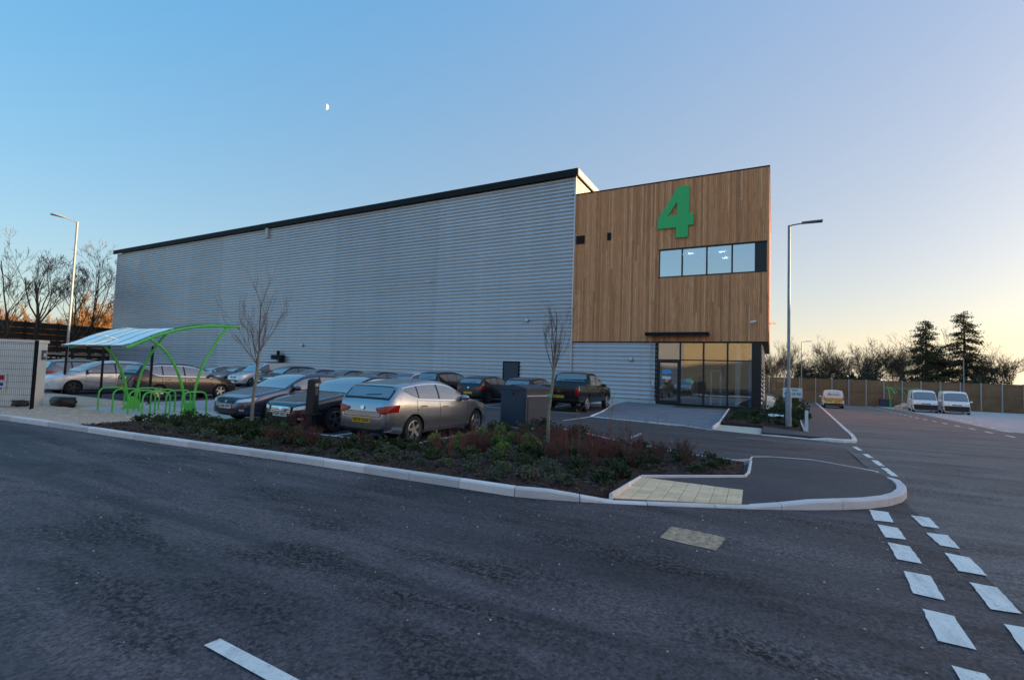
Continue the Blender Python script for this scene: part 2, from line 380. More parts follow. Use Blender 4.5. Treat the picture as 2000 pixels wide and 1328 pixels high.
# ------------------------------------------------------------------ ground, roads and paving
def sheet(name, poly, dz, mat, res=2.0, parent=None, skirt=0.0, flat=False, kind='structure', nokind=False):
    bm = bmesh.new(); vs = [bm.verts.new((p[0], p[1], 0)) for p in poly]; bm.faces.new(vs)
    xs = [p[0] for p in poly]; ys = [p[1] for p in poly]
    if res:
        for ax, lo, hi in ((0, min(xs), max(xs)), (1, min(ys), max(ys))):
            k = math.ceil(lo/res)*res
            while k < hi:
                no = (1, 0, 0) if ax == 0 else (0, 1, 0)
                bmesh.ops.bisect_plane(bm, geom=bm.verts[:]+bm.edges[:]+bm.faces[:], plane_co=(k, 0, 0) if ax == 0 else (0, k, 0), plane_no=no)
                k += res
    if skirt:
        be = [e for e in bm.edges if e.is_boundary]
        ex = bmesh.ops.extrude_edge_only(bm, edges=be)
        low = {v for v in ex['geom'] if isinstance(v, bmesh.types.BMVert)}
    else: low = set()
    for v in bm.verts: v.co.z = (0 if flat else g(v.co.x, v.co.y))+dz-(skirt if v in low else 0)
    bmesh.ops.recalc_face_normals(bm, faces=bm.faces)
    if sum(f.normal.z*f.calc_area() for f in bm.faces) < 0: bmesh.ops.reverse_faces(bm, faces=bm.faces)
    me = bpy.data.meshes.new(name); bm.to_mesh(me); bm.free(); me.materials.append(mat)
    o = link(name, me, parent)
    if not nokind: o['kind'] = kind
    return o
gmb = MB(); gx = [-900, -300, -120, -60, -20, -2, -.4, .2, .8, 1.4, 2, 10, 40, 120, 400, 900]; gy = [-900, -200, -60, -20, 0, 14, 30, 50, 70, 82, 100, 200, 500, 1400]
gmb.grid([[(x, y, g(x, y)-.035) for y in gy] for x in gx], flip=False)
o = gmb.build('ground', MAT['earth']); o['kind'] = 'structure'
KB = [(-34, 2.55), (-26, 4.0), (-21, 4.85), (-18.0, 5.2), (-15.66, 5.37), (-12.4, 5.57), (-9.84, 5.78), (-7.29, 5.98), (-4.95, 6.08), (-3.2, 6.16), (-2.6, 6.33), (-1.98, 6.58), (-1.2, 6.95), (-.34, 7.40), (.28, 7.77), (.80, 8.14), (1.26, 8.55), (1.60, 9.0), (1.82, 9.5), (1.93, 10.05), (1.95, 10.6), (1.93, 11.1), (1.83, 11.5)]
sheet('side_road', [(-70, -14), (1.75, -14), (1.75, 11.5), (1.75, 19)]+[(1.75, 19.2), (-2, 19.2), (-6, 16), (-8, 10), (-8, 6.2)]+[(-22, 4.9), (-34, 2.8), (-70, -4)], 0.0, MAT['asphalt_new'], 4)
sheet('main_road', [(1.75, -30), (46, -30), (46, 24), (13, 24), (12.8, 31), (12.8, 42), (13.4, 60), (13.6, 80), (5.42, 80.5), (3.95, 50), (3.12, 33), (2.70, 25), (2.3, 18.5), (1.75, 18.0)], 0.002, MAT['asphalt_main'], 2)
sheet('car_park', [(-78, 8.35), (-14.9, 8.35), (-7, 8.35), (-6.5, 11.2), (-3.7, 12.6), (-1.7, 11.3), (-.3, 11.8), (1.6, 11.6), (1.73, 18.1), (-.3, 17.45), (-1.8, 17.9), (-5.4, 19.1), (-7.1, 23), (-8.3, 28.5), (-78, 28.5)], 0.005, MAT['asphalt_park'], 0)
sheet('building_apron', [(-79, 28.5), (-8.3, 28.5), (-8.6, 32.7), (-79, 32.7)], 0.005, MAT['concrete'], 0)
sheet('entrance_paving', [(-1.79, 17.9), (-2.98, 18.75), (-5.44, 19.14), (-6.55, 19.45), (-7.1, 23.05), (-8.3, 28.5), (-8.6, 32.7), (.6, 32.7), (.6, 30.1), (-2.10, 30.1), (-1.77, 20.05)][::-1], 0.010, MAT['paving_blue'], 0)
sheet('buff_strip', [(-1.77, 20.05), (-.32, 19.9), (-.31, 17.45), (-1.79, 17.9)][::-1], .014, MAT['buff'], 0)
sheet('shelter_pad', [(-21.3, 7.5), (-14.9, 7.75), (-14.7, 10.2), (-21.3, 10.2)], .012, MAT['concrete'], 0)
sheet('bay_paving', [(-21.3, 10.2), (-14.7, 10.2), (-14.7, 14.2), (-22.6, 14.2), (-22.6, 10.2)], .010, MAT['paving_pale'], 0)
sheet('gravel_bed', [(-30, 3.5), (-26, 4.2), (-21, 5.05), (-18, 5.4), (-15.66, 5.57), (-14.6, 5.66), (-14.9, 7.75), (-21.3, 7.5), (-21.3, 10.0), (-32, 10.0)], .055, MAT['gravel'], 0, skirt=.09)
sheet('yard_paving', [(9.7, 31.5), (60, 26), (60, 80), (12.0, 80), (11.75, 60), (10.7, 44)], .008, MAT['paving_pale'], 2)
# island footway with its blister crossing
def cross_h(x, y):                       # footway height: ramps down to the flush kerb at the crossing
    d = edge_dist(x, y, [(-2.0, 6.60), (-1.2, 7.0), (-.34, 7.45), (-1.2, 7.0)])
    return .038+.062*ss(.1, 1.6, d)
isl = [(-1.95, 6.70), (-1.2, 7.07), (-.34, 7.52), (.24, 7.88), (.74, 8.24), (1.18, 8.64), (1.49, 9.07), (1.70, 9.54), (1.80, 10.06), (1.82, 10.6), (1.80, 11.1), (1.72, 11.45), (1.40, 11.75), (.77, 12.2), (0, 12.05), (-.38, 11.75), (-.36, 9.32), (-1.87, 8.15), (-1.93, 8.15)]
ISL = isl
# kerb-side footway at the right of the building
fw = [(.98, 18.0), (2.15, 18.45), (2.38, 20.4), (2.60, 25), (3.02, 33), (3.86, 50), (5.2, 79.5), (3.4, 79.5), (2.15, 50), (1.5, 33), (1.15, 25), (1.0, 20)]
sheet('footway', [(-.28, 17.55)]+fw[:7]+fw[7:]+[(1.0, 19.65), (-.28, 19.95)], .09, MAT['asphalt_foot'], 1.0, skirt=.1)
sheet('side_path', [(-.3, 29.9), (.62, 29.0), (.55, 62), (-.5, 62)], .03, MAT['buff'], 2, skirt=.05)

# soil of the two beds
BED1 = [(-15.2, 5.65), (-12.4, 5.74), (-9.84, 5.95), (-7.29, 6.15), (-4.95, 6.25), (-3.2, 6.33), (-2.65, 6.44), (-2.03, 6.68), (-1.95, 8.14), (-.48, 9.35), (-.50, 11.05), (-1.75, 11.22), (-3.75, 12.45), (-5.2, 13.6), (-7.1, 13.4), (-6.95, 8.3), (-9.6, 8.25), (-14.6, 8.1)]
BED2 = [(-2.05, 29.6), (-1.72, 20.2), (-.3, 20.0), (.98, 19.7), (1.12, 25), (1.45, 33), (2.1, 50), (3.2, 78), (.9, 78), (.62, 50), (.62, 29.0), (-.3, 29.7)]
def inpoly(x, y, poly):
    c = False; j = len(poly)-1
    for i in range(len(poly)):
        xi, yi = poly[i]; xj, yj = poly[j]
        if (yi > y) != (yj > y) and x < (xj-xi)*(y-yi)/(yj-yi)+xi: c = not c
        j = i
    return c
def edge_dist(x, y, poly):
    d = 1e9
    for i in range(len(poly)):
        a = Vector(poly[i]); b = Vector(poly[(i+1) % len(poly)]); p = Vector((x, y)); t = max(0, min(1, (p-a).dot(b-a)/max(1e-9, (b-a).length_squared))); d = min(d, (p-a-(b-a)*t).length)
    return d
o = sheet('island_footway', ISL, 0, MAT['asphalt_foot'], .25)
for v in o.data.vertices: v.co.z += cross_h(v.co.x, v.co.y)
o.data.shade_smooth()
def soil(name, poly, base):
    o = sheet(name, poly, 0, MAT['mulch'], .3, skirt=.25); r = random.Random(3)
    for v in o.data.vertices:
        e = edge_dist(v.co.x, v.co.y, poly); v.co.z += base+min(.06, e*.10)+r.uniform(-.012, .02)*min(1, e*4)
    o.data.shade_smooth(); return o
soil('planting_bed_soil', BED1, .085); soil('planting_bed_soil.001', BED2, .09)
def soil_z(x, y, poly, base): return g(x, y)+base+min(.06, edge_dist(x, y, poly)*.10)
cm = MB(); r = random.Random(5)
n = 0
while n < 9000:
    if r.random() < .86: x, y, P = r.uniform(-15.2, -.4), r.uniform(5.6, 13.5), BED1
    else: x, y, P = r.uniform(-2, 1.1), r.uniform(19.7, 30), BED2
    if not inpoly(x, y, P) or edge_dist(x, y, P) < .03: continue
    z = soil_z(x, y, P, .09)+.008; a = r.uniform(0, 6.28); L = r.uniform(.015, .045); w = L*r.uniform(.25, .6); t = r.uniform(-.5, .5)
    c, s = math.cos(a), math.sin(a); h = L*math.sin(t)
    cm.add([(x-c*L-s*w, y-s*L+c*w, z-h), (x+c*L-s*w, y+s*L+c*w, z+h), (x+c*L+s*w, y+s*L-c*w, z+h+.01), (x-c*L+s*w, y-s*L-c*w, z-h+.01)], [(0, 3, 2, 1)]); n += 1
cm.build('bark_chips', MAT['chip'])['kind'] = 'stuff'
GB = [(-28, 4.0), (-21, 5.1), (-18, 5.45), (-15.2, 5.62), (-15.1, 7.65), (-21.3, 7.4), (-21.3, 9.9), (-30, 9.9)]
pm = MB(); n = 0
while n < 6500:
    x, y = r.uniform(-28, -15), r.uniform(4, 9.9)
    if x < -22 and r.random() < .7: continue
    if not inpoly(x, y, GB): continue
    q = r.uniform(.010, .028); z = .06+q*.3
    pm.add([(x-q, y, z), (x, y-q*.8, z), (x+q, y, z), (x, y+q*.8, z), (x, y, z+q*.7)], [(0, 1, 4), (1, 2, 4), (2, 3, 4), (3, 0, 4)]); n += 1
pm.build('gravel_stones', MAT['pebble'])['kind'] = 'stuff'

pm = MB(); n = 0
while n < 420:
    x = r.uniform(-14, 1.5); yk = 6.0 if x < -3 else 6.0+max(0, x+3)*.4; y = yk-abs(r.gauss(0, 1.0))-.08 if r.random() < .6 else r.uniform(1.5, 6)
    q = r.choice((.005, .006, .008, .012)); pm.add([(x-q, y, .001), (x, y-q*.8, .001), (x+q, y, .001), (x, y+q*.8, .001), (x, y, q*.9)], [(0, 1, 4), (1, 2, 4), (2, 3, 4), (3, 0, 4)]); n += 1
pm.build('road_grit', MAT['pebble'])['kind'] = 'stuff'

# kerbs made of single stones
def resample(path, step):
    pts = [Vector(p) for p in path]; d = [0]
    for a, b in zip(pts, pts[1:]): d.append(d[-1]+(b-a).length)
    n = max(1, round(d[-1]/step)); outp = []
    def at(s):
        for i in range(len(d)-1):
            if s <= d[i+1]+1e-9:
                t = (s-d[i])/max(1e-9, d[i+1]-d[i]); return pts[i].lerp(pts[i+1], t), (pts[i+1]-pts[i]).normalized()
        return pts[-1], (pts[-1]-pts[-2]).normalized()
    return n, d[-1], at
def kerb(name, path, width, top, step=.914, side=1, bottom=-.05, mat='kerb'):
    root = structure(name); n, L, at = resample(path, step)
    for i in range(n):
        s0, s1 = L*i/n+.006, L*(i+1)/n-.006; sub = 2; mb = MB(); rows = []
        jz = rnd.uniform(-.003, .003)
        for k in range(sub+1):
            s = s0+(s1-s0)*k/sub; p, t = at(s); nrm = Vector((-t.y, t.x))*side
            h = top(p.x, p.y) if callable(top) else top; b = g(p.x, p.y)
            prof = [(0, bottom), (0, h-.022), (.018, h), (width-.006, h), (width, h-.006), (width, bottom)]
            rows.append([(p.x+nrm.x*w, p.y+nrm.y*w, b+z+jz) for w, z in prof])
        m = len(rows[0]); b0 = len(mb.v)
        mb.grid(rows, flip=(side < 0)); mb.f.append(list(range(m))[::(1 if side > 0 else -1)]); mb.m.append(0)
        e = sub*m; mb.f.append([e+q for q in range(m)][::(-1 if side > 0 else 1)]); mb.m.append(0)
        me = mb.mesh('kerb_stone', MAT[mat]); bm = bmesh.new(); bm.from_mesh(me); bmesh.ops.recalc_face_normals(bm, faces=bm.faces); bm.to_mesh(me); bm.free()
        link('kerb_stone', me, root)
    return root
def ktop(x, y):
    if x < -2.7: return .125
    if x < -1.9: return .125-(x+2.7)/.8*.095
    if x < -.2: return .03
    if x < .6: return .03+(x+.2)/.8*.095
    if y > 10.6: return .125-min(1, (y-10.6)/.9)*.10
    return .125
kerb('road_kerb', KB, .13, ktop)
kerb('car_park_edging', [(1.80, 11.55), (1.40, 11.85), (.77, 12.3), (0, 12.15), (-.40, 11.9), (-.44, 11.15), (-1.75, 11.32), (-3.75, 12.56)], .06, .10, side=1)
kerb('bed_edging', [(-.40, 11.1), (-.38, 9.30), (-1.9, 8.14)], .05, .135, side=1)
kerb('crossing_edging', [(-1.92, 8.14), (-1.99, 6.70)], .05, .125, side=1)
kerb('bay_kerb', [(-3.75, 12.56), (-5.2, 13.72), (-7.15, 13.5), (-7.0, 8.38), (-9.6, 8.33), (-14.9, 8.20)], .10, .10, side=1)
kerb('footway_kerb', [(-.29, 17.50), (.58, 17.66), (1.6, 17.86), (2.05, 18.0), (2.26, 18.25), (2.36, 18.7), (2.50, 20.37), (2.72, 24.93), (3.13, 32.9), (3.99, 50.06), (5.42, 80.1)], .13, lambda x, y: .10 if x > 1.2 or y > 19 else .03, side=1)
kerb('paving_edging', [(-1.79, 17.86), (-2.98, 18.72), (-5.44, 19.10), (-6.6, 19.4), (-7.15, 23.05), (-8.3, 28.5)], .08, .03, side=1)
kerb('bed_edging.001', [(-1.75, 17.95), (-1.73, 20.15), (-2.08, 29.7)], .06, .12, side=1)
kerb('bed_edging.002', [(1.02, 19.66), (1.14, 25), (1.48, 33), (2.13, 50)], .05, .16, side=1)

# blister paving slabs on the crossing
tp = structure('tactile_crossing'); bed_ = sheet('mortar_bed', [(-1.93, 6.74), (-.36, 7.48), (-.38, 8.30), (-1.93, 8.12)], 0, noisy('buff_mortar', (.30, .23, .15), (.40, .31, .21), 8, .9, 0), .3, parent=tp, nokind=True)
for v in bed_.data.vertices: v.co.z += cross_h(v.co.x, v.co.y)+.004
A, B, C, D = Vector((-1.93, 6.74)), Vector((-.36, 7.48)), Vector((-.38, 8.30)), Vector((-1.93, 8.12))
nu, nv = 8, 7; r = random.Random(9)
for i in range(nu):
    for j in range(nv):
        def P(u, v): return A.lerp(B, u).lerp(D.lerp(C, u), v)
        e = .022; q = [P((i+e)/nu, (j+e)/nv), P((i+1-e)/nu, (j+e)/nv), P((i+1-e)/nu, (j+1-e)/nv), P((i+e)/nu, (j+1-e)/nv)]
        zt = [cross_h(p.x, p.y)+.010+r.uniform(-.0015, .0015) for p in q]; mb = MB(); mb.add([(p.x, p.y, -.02) for p in q]+[(p.x, p.y, z) for p, z in zip(q, zt)], [(3, 2, 1, 0), (4, 5, 6, 7), (0, 1, 5, 4), (1, 2, 6, 5), (2, 3, 7, 6), (3, 0, 4, 7)])
        for a in (.27, .73):
            for b in (.27, .73):
                c = q[0].lerp(q[1], a).lerp(q[3].lerp(q[2], a), b); zc = sum(zt)/4; mb.add([(c.x-.02, c.y-.02, zc-.003), (c.x+.02, c.y-.02, zc-.003), (c.x+.02, c.y+.02, zc-.003), (c.x-.02, c.y+.02, zc-.003), (c.x, c.y, zc+.006)], [(0, 1, 4), (1, 2, 4), (2, 3, 4), (3, 0, 4)])
        mb.build('paving_slab', MAT['tactile'], tp)

# painted markings
def wobble_quad(cx, cy, w, l, ang, r, n=7):
    pts = []
    for (x0, y0, x1, y1) in ((-w, -l, w, -l), (w, -l, w, l), (w, l, -w, l), (-w, l, -w, -l)):
        for k in range(n):
            t = k/n; j = .0 if k == 0 else .012
            pts.append((x0+(x1-x0)*t+r.uniform(-j, j), y0+(y1-y0)*t+r.uniform(-j, j)))
    c, s = math.cos(ang), math.sin(ang)
    return [(cx+x*c-y*s, cy+x*s+y*c) for x, y in pts]
def mark(parent, poly, dz=.009, mat='marking', name='dash'):
    mb = MB(); n = len(poly); mb.add([(x, y, g(x, y)+dz) for x, y in poly], [list(range(n))]); return mb.build(name, MAT[mat], parent)
r = random.Random(21)
gw = structure('give_way_line')
DASH = [[(1697, 996), (1735, 1001), (1745, 1021), (1708, 1017)], [(1714, 1025), (1754, 1032), (1770, 1055), (1729, 1050)], [(1734, 1060), (1776, 1068), (1802, 1102), (1752, 1093)],
        [(1765, 1116), (1817, 1126), (1846, 1174), (1784, 1160)], [(1801, 1190), (1864, 1205), (1908, 1271), (1832, 1253)], [(1858, 1301), (1925, 1318), (1985, 1395), (1905, 1375)],
        [(1779, 1007), (1815, 1012), (1835, 1033), (1801, 1028)], [(1809, 1041), (1851, 1046), (1876, 1073), (1836, 1066)], [(1845, 1080), (1894, 1090), (1929, 1126), (1872, 1116)],
        [(1893, 1138), (1947, 1148), (1996, 1200), (1935, 1191)], [(1960, 1220), (2020, 1230), (2080, 1300), (2010, 1285)]]
def gpix(px, py):                          # point of the ground seen at a photograph pixel (used only to survey positions)
    d = _f*FPX+_r*(px-1000)-_u*(py-677); z = 0.0; p = None
    for i in range(40):
        t = (z-CAMH)/d.z; p = (d.x*t, d.y*t); z = .6*z+.4*g(*p)
    return p
for q in DASH:
    w = [gpix(*p) for p in q]; poly = []
    for a, b in zip(w, w[1:]+w[:1]):
        L = math.hypot(b[0]-a[0], b[1]-a[1]); n = max(2, int(L/.07))
        for k in range(n):
            t = k/n; j = 0 if k == 0 else .005; poly.append((a[0]+(b[0]-a[0])*t+r.uniform(-j, j), a[1]+(b[1]-a[1])*t+r.uniform(-j, j)))
    mark(gw, poly)
ed = structure('road_edge_line')
for y0, y1 in ((11.75, 12.75), (13.0, 13.85), (14.3, 15.1), (15.9, 16.9)): mark(ed, wobble_quad(2.07, (y0+y1)/2, .055, (y1-y0)/2, 0, r))
cl = structure('centre_line'); w = [gpix(*p) for p in ((398, 1262), (430, 1249), (600, 1338), (560, 1352))]; mark(cl, w)
mark(cl, [(p[0]-3.4, p[1]+.55) for p in w]) if False else None
bl = structure('bay_line')
for (a, b, wd) in (((-6.80, 16.87), (-6.55, 19.45), .05), ((-6.6, 19.4), (-7.15, 23.0), .05)):
    v = Vector((b[0]-a[0], b[1]-a[1])); mark(bl, wobble_quad((a[0]+b[0])/2, (a[1]+b[1])/2, wd, v.length/2, math.atan2(v.y, v.x)-math.pi/2, r), .014, name='line')
for k in range(12): mark(bl, wobble_quad(-9.95-2.85*k, 22.8, .05, 2.4, 0, r), .013, name='line')
for k in range(3): mark(bl, wobble_quad(-9.65-2.75*k, 10.8, .05, 2.4, 0, r), .013, name='line')
mark(bl, wobble_quad(-22.5, 20.35, .05, 15.0, R(90), r), .014, name='line')
yl = structure('yard_edge_line')
for k in range(22):
    y = 25.5+k*2.3; x = 8.75+max(0, y-30)*.018+max(0, y-44)*.03; mark(yl, wobble_quad(x, y, .06, .55, R(-3), r), .012)
for k in range(9): mark(yl, wobble_quad(10.0+k*.4, 32+k*3.2, .05, .4, R(-6), r), .014)
# relaid patch of buff material in the road
o = sheet('road_patch', [(-1.03, 6.03), (-.76, 6.01), (-.45, 5.96), (-.46, 5.7), (-.50, 5.46), (-.8, 5.49), (-1.07, 5.54), (-1.05, 5.8)][::-1], .006, noisy('buff_patch', (.22, .15, .095), (.64, .47, .32), 16, .9, .6, 60), 0)

# ------------------------------------------------------------------ the building
YF = 32.47
X0, X1, XL = -79.0, -12.65, -.20          # far end, joint with the office block, right corner
bld = thing('warehouse', 'large grey corrugated warehouse with a timber clad office block at its right end', 'building', (-30, YF, 0))
def bpart(mb, name, mats, parent=None, smooth=None):
    if parent is None or parent is bld: return mb.build(name, mats, bld, smooth, world=True)
    return mb.build(name, mats, parent, smooth)
PITCHZ = .2835
def ribs(x0, x1, y, z0, z1, horizontal_dir='x', sign=-1):
    mb = MB(); zs = []; z = z0
    prof = [(0.0, .0), (.045, .0), (.052, .070), (.10, .082), (.17, .074), (.225, .045), (.258, .006)]
    while z < z1:
        for dz, d in prof:
            if z+dz < z1: zs.append((z+dz, d))
        z += PITCHZ
    zs.append((z1, 0))
    rows = []
    for x in (x0, x1):
        rows.append([((x, y+sign*d, zz) if horizontal_dir == 'x' else (y+sign*d, x, zz)) for zz, d in zs])
    mb.grid(rows, flip=False); return mb
def fix(me):
    bm = bmesh.new(); bm.from_mesh(me); bmesh.ops.recalc_face_normals(bm, faces=bm.faces); bm.to_mesh(me); bm.free()
n = 11; w = (X1-X0)/n
for i in range(n):
    mb = ribs(X0+w*i+.004, X0+w*(i+1)-.004, YF+.0, .18, 16.02); bpart(mb, 'cladding_sheet', MAT['clad'], smooth=40)
bpart(ribs(X1+.02, -6.68, YF+.12, .18, 4.02), 'cladding_sheet', MAT['clad'], smooth=40)
bpart(MB().bx(X0, -6.7, YF-.02, YF+.2, -.02, .178), 'plinth', MAT['concrete'])
# solid core behind the cladding, so that the building is closed
core = MB(); core.bx(X0+.02, X1-.02, YF+.08, YF+34, 0, 16.0); bpart(core, 'shed_core', MAT['clad'])
mb = ribs(YF+.05, YF+34, X1+.03, 13.5, 16.02, 'y', 1); o = bpart(mb, 'shed_end_cladding', MAT['clad'], smooth=40)
rf = MB(); rf.bx(X0-.7, X1+.28, YF-.32, YF-.20, 15.98, 16.50); rf.bx(X0-.7, X1+.24, YF-.20, YF+34.5, 16.34, 16.46); bpart(rf, 'eaves_fascia', MAT['trim_dark'])
vg = MB(); vg.bx(X1+.20, X1+.30, YF-.19, YF+34, 16.05, 16.52); bpart(vg, 'verge_trim', MAT['trim_pale'])
dp = MB(); dp.bx(-47.25, -46.85, YF-.30, YF-.05, 15.0, 15.97); bpart(dp, 'hopper', MAT['trim_pale'])
for a, b in ((X1-.02, X1+.10), (X0-.03, X0+.12)): bpart(MB().bx(a, b, YF-.092, YF+.06, .18, 16.0), 'corner_flashing', MAT['clad'])
# office block: carcass, timber boards
ZB, ZT = 4.04, 14.62
WX0, WX1, WZ0, WZ1 = -6.66, -.30, 8.22, 10.12      # upper window opening
oc = MB()
oc.bx(-12.6, WX0-.02, YF+.06, YF+15, ZB+.02, ZT-.05); oc.bx(WX0-.02, -.30, YF+.06, YF+15, WZ1+.02, ZT-.05); oc.bx(WX0-.02, -.30, YF+.06, YF+15, ZB+.02, WZ0-.02)
oc.bx(WX0-.02, -.30, YF+6, YF+15, WZ0-.02, WZ1+.02); bpart(oc, 'office_carcass', MAT['trim_dark'])
tc = bpart(MB().bx(-12.74, -.22, YF+.035, YF+.055, ZB+.01, WZ0-.03), 'timber_cladding', MAT['trim_dark'])
r = random.Random(31); nb = 104; bw = (XL-(-12.8))/nb
shapes = {}
def board(x0, x1, z0, z1):
    key = (round(x1-x0, 3), round(z1-z0, 3))
    mb = MB(); d = r.choice((0, 0, .004, .008)); mb.bx(x0+.004, x1-.004, YF-d, YF+.034, z0+.002, z1-.002); mb.build('board', MAT['wood'], tc, world=True)
for i in range(nb):
    x0 = -12.8+bw*i; x1 = x0+bw; xm = (x0+x1)/2
    spans = [(ZB, ZT)]
    if WX0 < xm < WX1: spans = [(ZB, WZ0), (WZ1, ZT)]
    for a, b in spans:
        cuts = [a]
        if b-a > 6: cuts.append(a+r.uniform(2.5, b-a-2.5))
        elif r.random() < .35: cuts.append(a+r.uniform(1.2, b-a-1.2))
        cuts.append(b)
        for c0, c1 in zip(cuts, cuts[1:]): board(x0, x1, c0, c1)
# right side of the timber box, seen edge-on: real boards joined in one piece
sb = MB()
for i in range(104):
    y = YF+.04+.145*i; d = r.choice((0, .004, .008)); sb.bx(-.24, XL+d, y+.004, y+.141, ZB, ZT)
o = bpart(sb, 'side_boards', MAT['wood']); o['kind'] = 'stuff'
cp = MB(); cp.bx(-12.84, XL+.03, YF-.03, YF+.12, ZT+.003, ZT+.075); cp.bx(XL-.10, XL+.03, YF+.12, YF+15.2, ZT+.003, ZT+.075); bpart(cp, 'parapet_capping', MAT['trim_dark'])
sf = MB(); sf.bx(-12.75, XL-.03, YF+.005, YF+15, ZB-.035, ZB-.003); bpart(sf, 'soffit', MAT['trim_dark'])
lw = ribs(YF+1.0, YF+15, -.62, .1, ZB-.04, 'y', 1); bpart(lw, 'side_cladding', MAT['clad'], smooth=40)
bpart(MB().bx(-.60, -.52, YF+4, YF+5.2, .1, 2.6), 'side_door', MAT['trim_dark'])
for z0, z1, x0, x1, nm in ((11.02, 11.60, -12.45, -11.82, 'vent'), (11.08, 11.60, -10.16, -9.90, 'vent')):
    bpart(MB().bx(x0, x1, YF-.06, YF+.0, z0, z1), nm, MAT['trim_dark'])
# upper window: recessed dark frame, four panes, blank dark panel at the right
wf = MB()
wf.bx(WX0, WX1, YF-.02, YF+.14, WZ0, WZ0+.07); wf.bx(WX0, WX1, YF-.02, YF+.14, WZ1-.07, WZ1)
mx = [WX0, -5.17, -3.68, -2.22, -.92]
for k, x in enumerate(mx): wf.bx(x-(0 if k == 0 else .045), x+.045+(.045 if k == 0 else 0), YF+.02, YF+.14, WZ0+.07, WZ1-.07)
wf.bx(-.87, WX1, YF+.05, YF+.13, WZ0+.07, WZ1-.07)
win = bpart(wf, 'upper_window', MAT['frame_dark'])
for a, b in zip(mx, mx[1:]): mb = MB(); mb.bx(a+.05, b-.05, YF+.095, YF+.105, WZ0+.07, WZ1-.07); mb.build('pane', MAT['pane_up'], win)
inn = MB(); inn.bx(WX0, -.31, YF+.5, YF+6, WZ1+.0, WZ1+.018); inn.bx(WX0+.1, WX0+.35, YF+.3, YF+.45, WZ0, WZ1); inn.bx(-1.5, -1.25, YF+.3, YF+.45, WZ0, WZ1)
bpart(inn, 'office_interior', MAT['white'])
lampm = M('ceiling_lamp', (.8, .8, .8), .5, emit=((1, .95, .85), 6.0))
for x, y in ((-4.9, 1.6), (-2.95, 1.8), (-2.9, 3.6)): bpart(MB().bx(x-.18, x+.18, YF+y, YF+y+.18, WZ1-.05, WZ1-.01), 'ceiling_lamp', lampm)
# ground-floor glazing
SX = [-6.62, -5.20, -3.80, -2.42, -1.04]; SZ0, SZ1, TR = .03, 4.0, 2.86
st = MB(); Yg = YF+.10
st.bx(SX[0], -.98, Yg-.05, Yg+.09, SZ1-.06, SZ1); st.bx(SX[1], -.98, Yg-.05, Yg+.09, 0.01, SZ0+.06)
for k, x in enumerate(SX): st.bx(x-.05 if k else x-.07, x+.05, Yg-.052, Yg+.092, .01, SZ1-.06)
for a, b in zip(SX, SX[1:]): st.bx(a+.05, b-.05, Yg-.05, Yg+.09, TR-.035, TR+.035)
sfr = bpart(st, 'storefront', MAT['frame_dark'])
for i, (a, b) in enumerate(zip(SX, SX[1:])):
    MB().bx(a+.05, b-.05, Yg+.01, Yg+.02, TR+.035, SZ1-.06).build('pane', MAT['pane'], sfr)
    if i: MB().bx(a+.05, b-.05, Yg+.01, Yg+.02, SZ0+.06, TR-.035).build('pane', MAT['pane'], sfr)
a, b = SX[0]+.055, SX[1]-.055
dr = MB(); dr.bx(a, a+.11, Yg-.03, Yg+.05, .03, 2.80); dr.bx(b-.11, b, Yg-.03, Yg+.05, .03, 2.80); dr.bx(a+.11, b-.11, Yg-.03, Yg+.05, 2.66, 2.80); dr.bx(a+.11, b-.11, Yg-.03, Yg+.05, .03, .24)
dr.tube([(b-.06, Yg-.09, .9), (b-.06, Yg-.09, 1.5)], .018, 8); dr.build('entrance_door', MAT['frame_dark'], sfr)
MB().bx(a+.11, b-.11, Yg+.0, Yg+.012, .24, 2.66).build('pane', MAT['pane'], sfr)
MB().bx(a+.25, b-.50, Yg-.007, Yg-.002, 1.95, 2.22).build('notice', MAT['sky_blue'], sfr)
MB().bx(a+.25, b-.50, Yg-.007, Yg-.002, 1.62, 1.78).build('notice', MAT['white'], sfr)
MB().bx(-4.82, -4.50, Yg+.003, Yg+.008, 1.45, 1.68).build('notice', MAT['notice_green'], sfr)
bpart(MB().bx(-.98, -.58, YF+.03, YF+1.0, .01, ZB-.04), 'corner_column', MAT['frame_dark'])
bpart(MB().bx(-6.76, -6.70, YF+.02, YF+.25, .01, ZB-.04), 'jamb', MAT['trim_dark'])
ri = MB(); ri.bx(-6.6, -.7, YF+.3, YF+7, -.0, .02, 1); ri.bx(-6.6, -.7, YF+6.9, YF+7.0, .02, 4.0, 0); ri.bx(-6.7, -6.6, YF+.3, YF+7, .02, 4, 0); ri.bx(-.70, -.63, YF+.9, YF+7, .02, 4, 0); ri.bx(-6.6, -.7, YF+.3, YF+7, 3.97, 4.0, 0)
bpart(ri, 'lobby_room', [MAT['wall_in'], MAT['floor_in']])
bpart(MB().bx(-2.05, -1.75, YF+1.2, YF+1.5, .03, 3.95), 'lobby_column', MAT['white'])
bpart(MB().bx(-1.28, -1.10, YF+.35, YF+.55, .03, 3.95), 'lobby_column', MAT['sky_blue'])
bpart(MB().bx(-4.35, -3.95, YF+2.0, YF+2.6, .03, 1.9), 'lobby_cupboard', MAT['frame_dark'])
fr = MB(); yq = YF+.8
for x in (-3.42, -2.86): fr.bx(x-.04, x+.04, yq-.04, yq+.04, .03, 2.25)
fr.bx(-3.46, -2.82, yq-.04, yq+.04, 2.18, 2.26); bpart(fr, 'security_frame', MAT['white'])
sr = MB()
for k in range(11): sr.bx(-4.1+.0*k, -2.4, YF+2.8+.20*k, YF+3.0+.20*k, .16+.18*k, .20+.18*k)
bpart(sr, 'lobby_stair', MAT['white'])
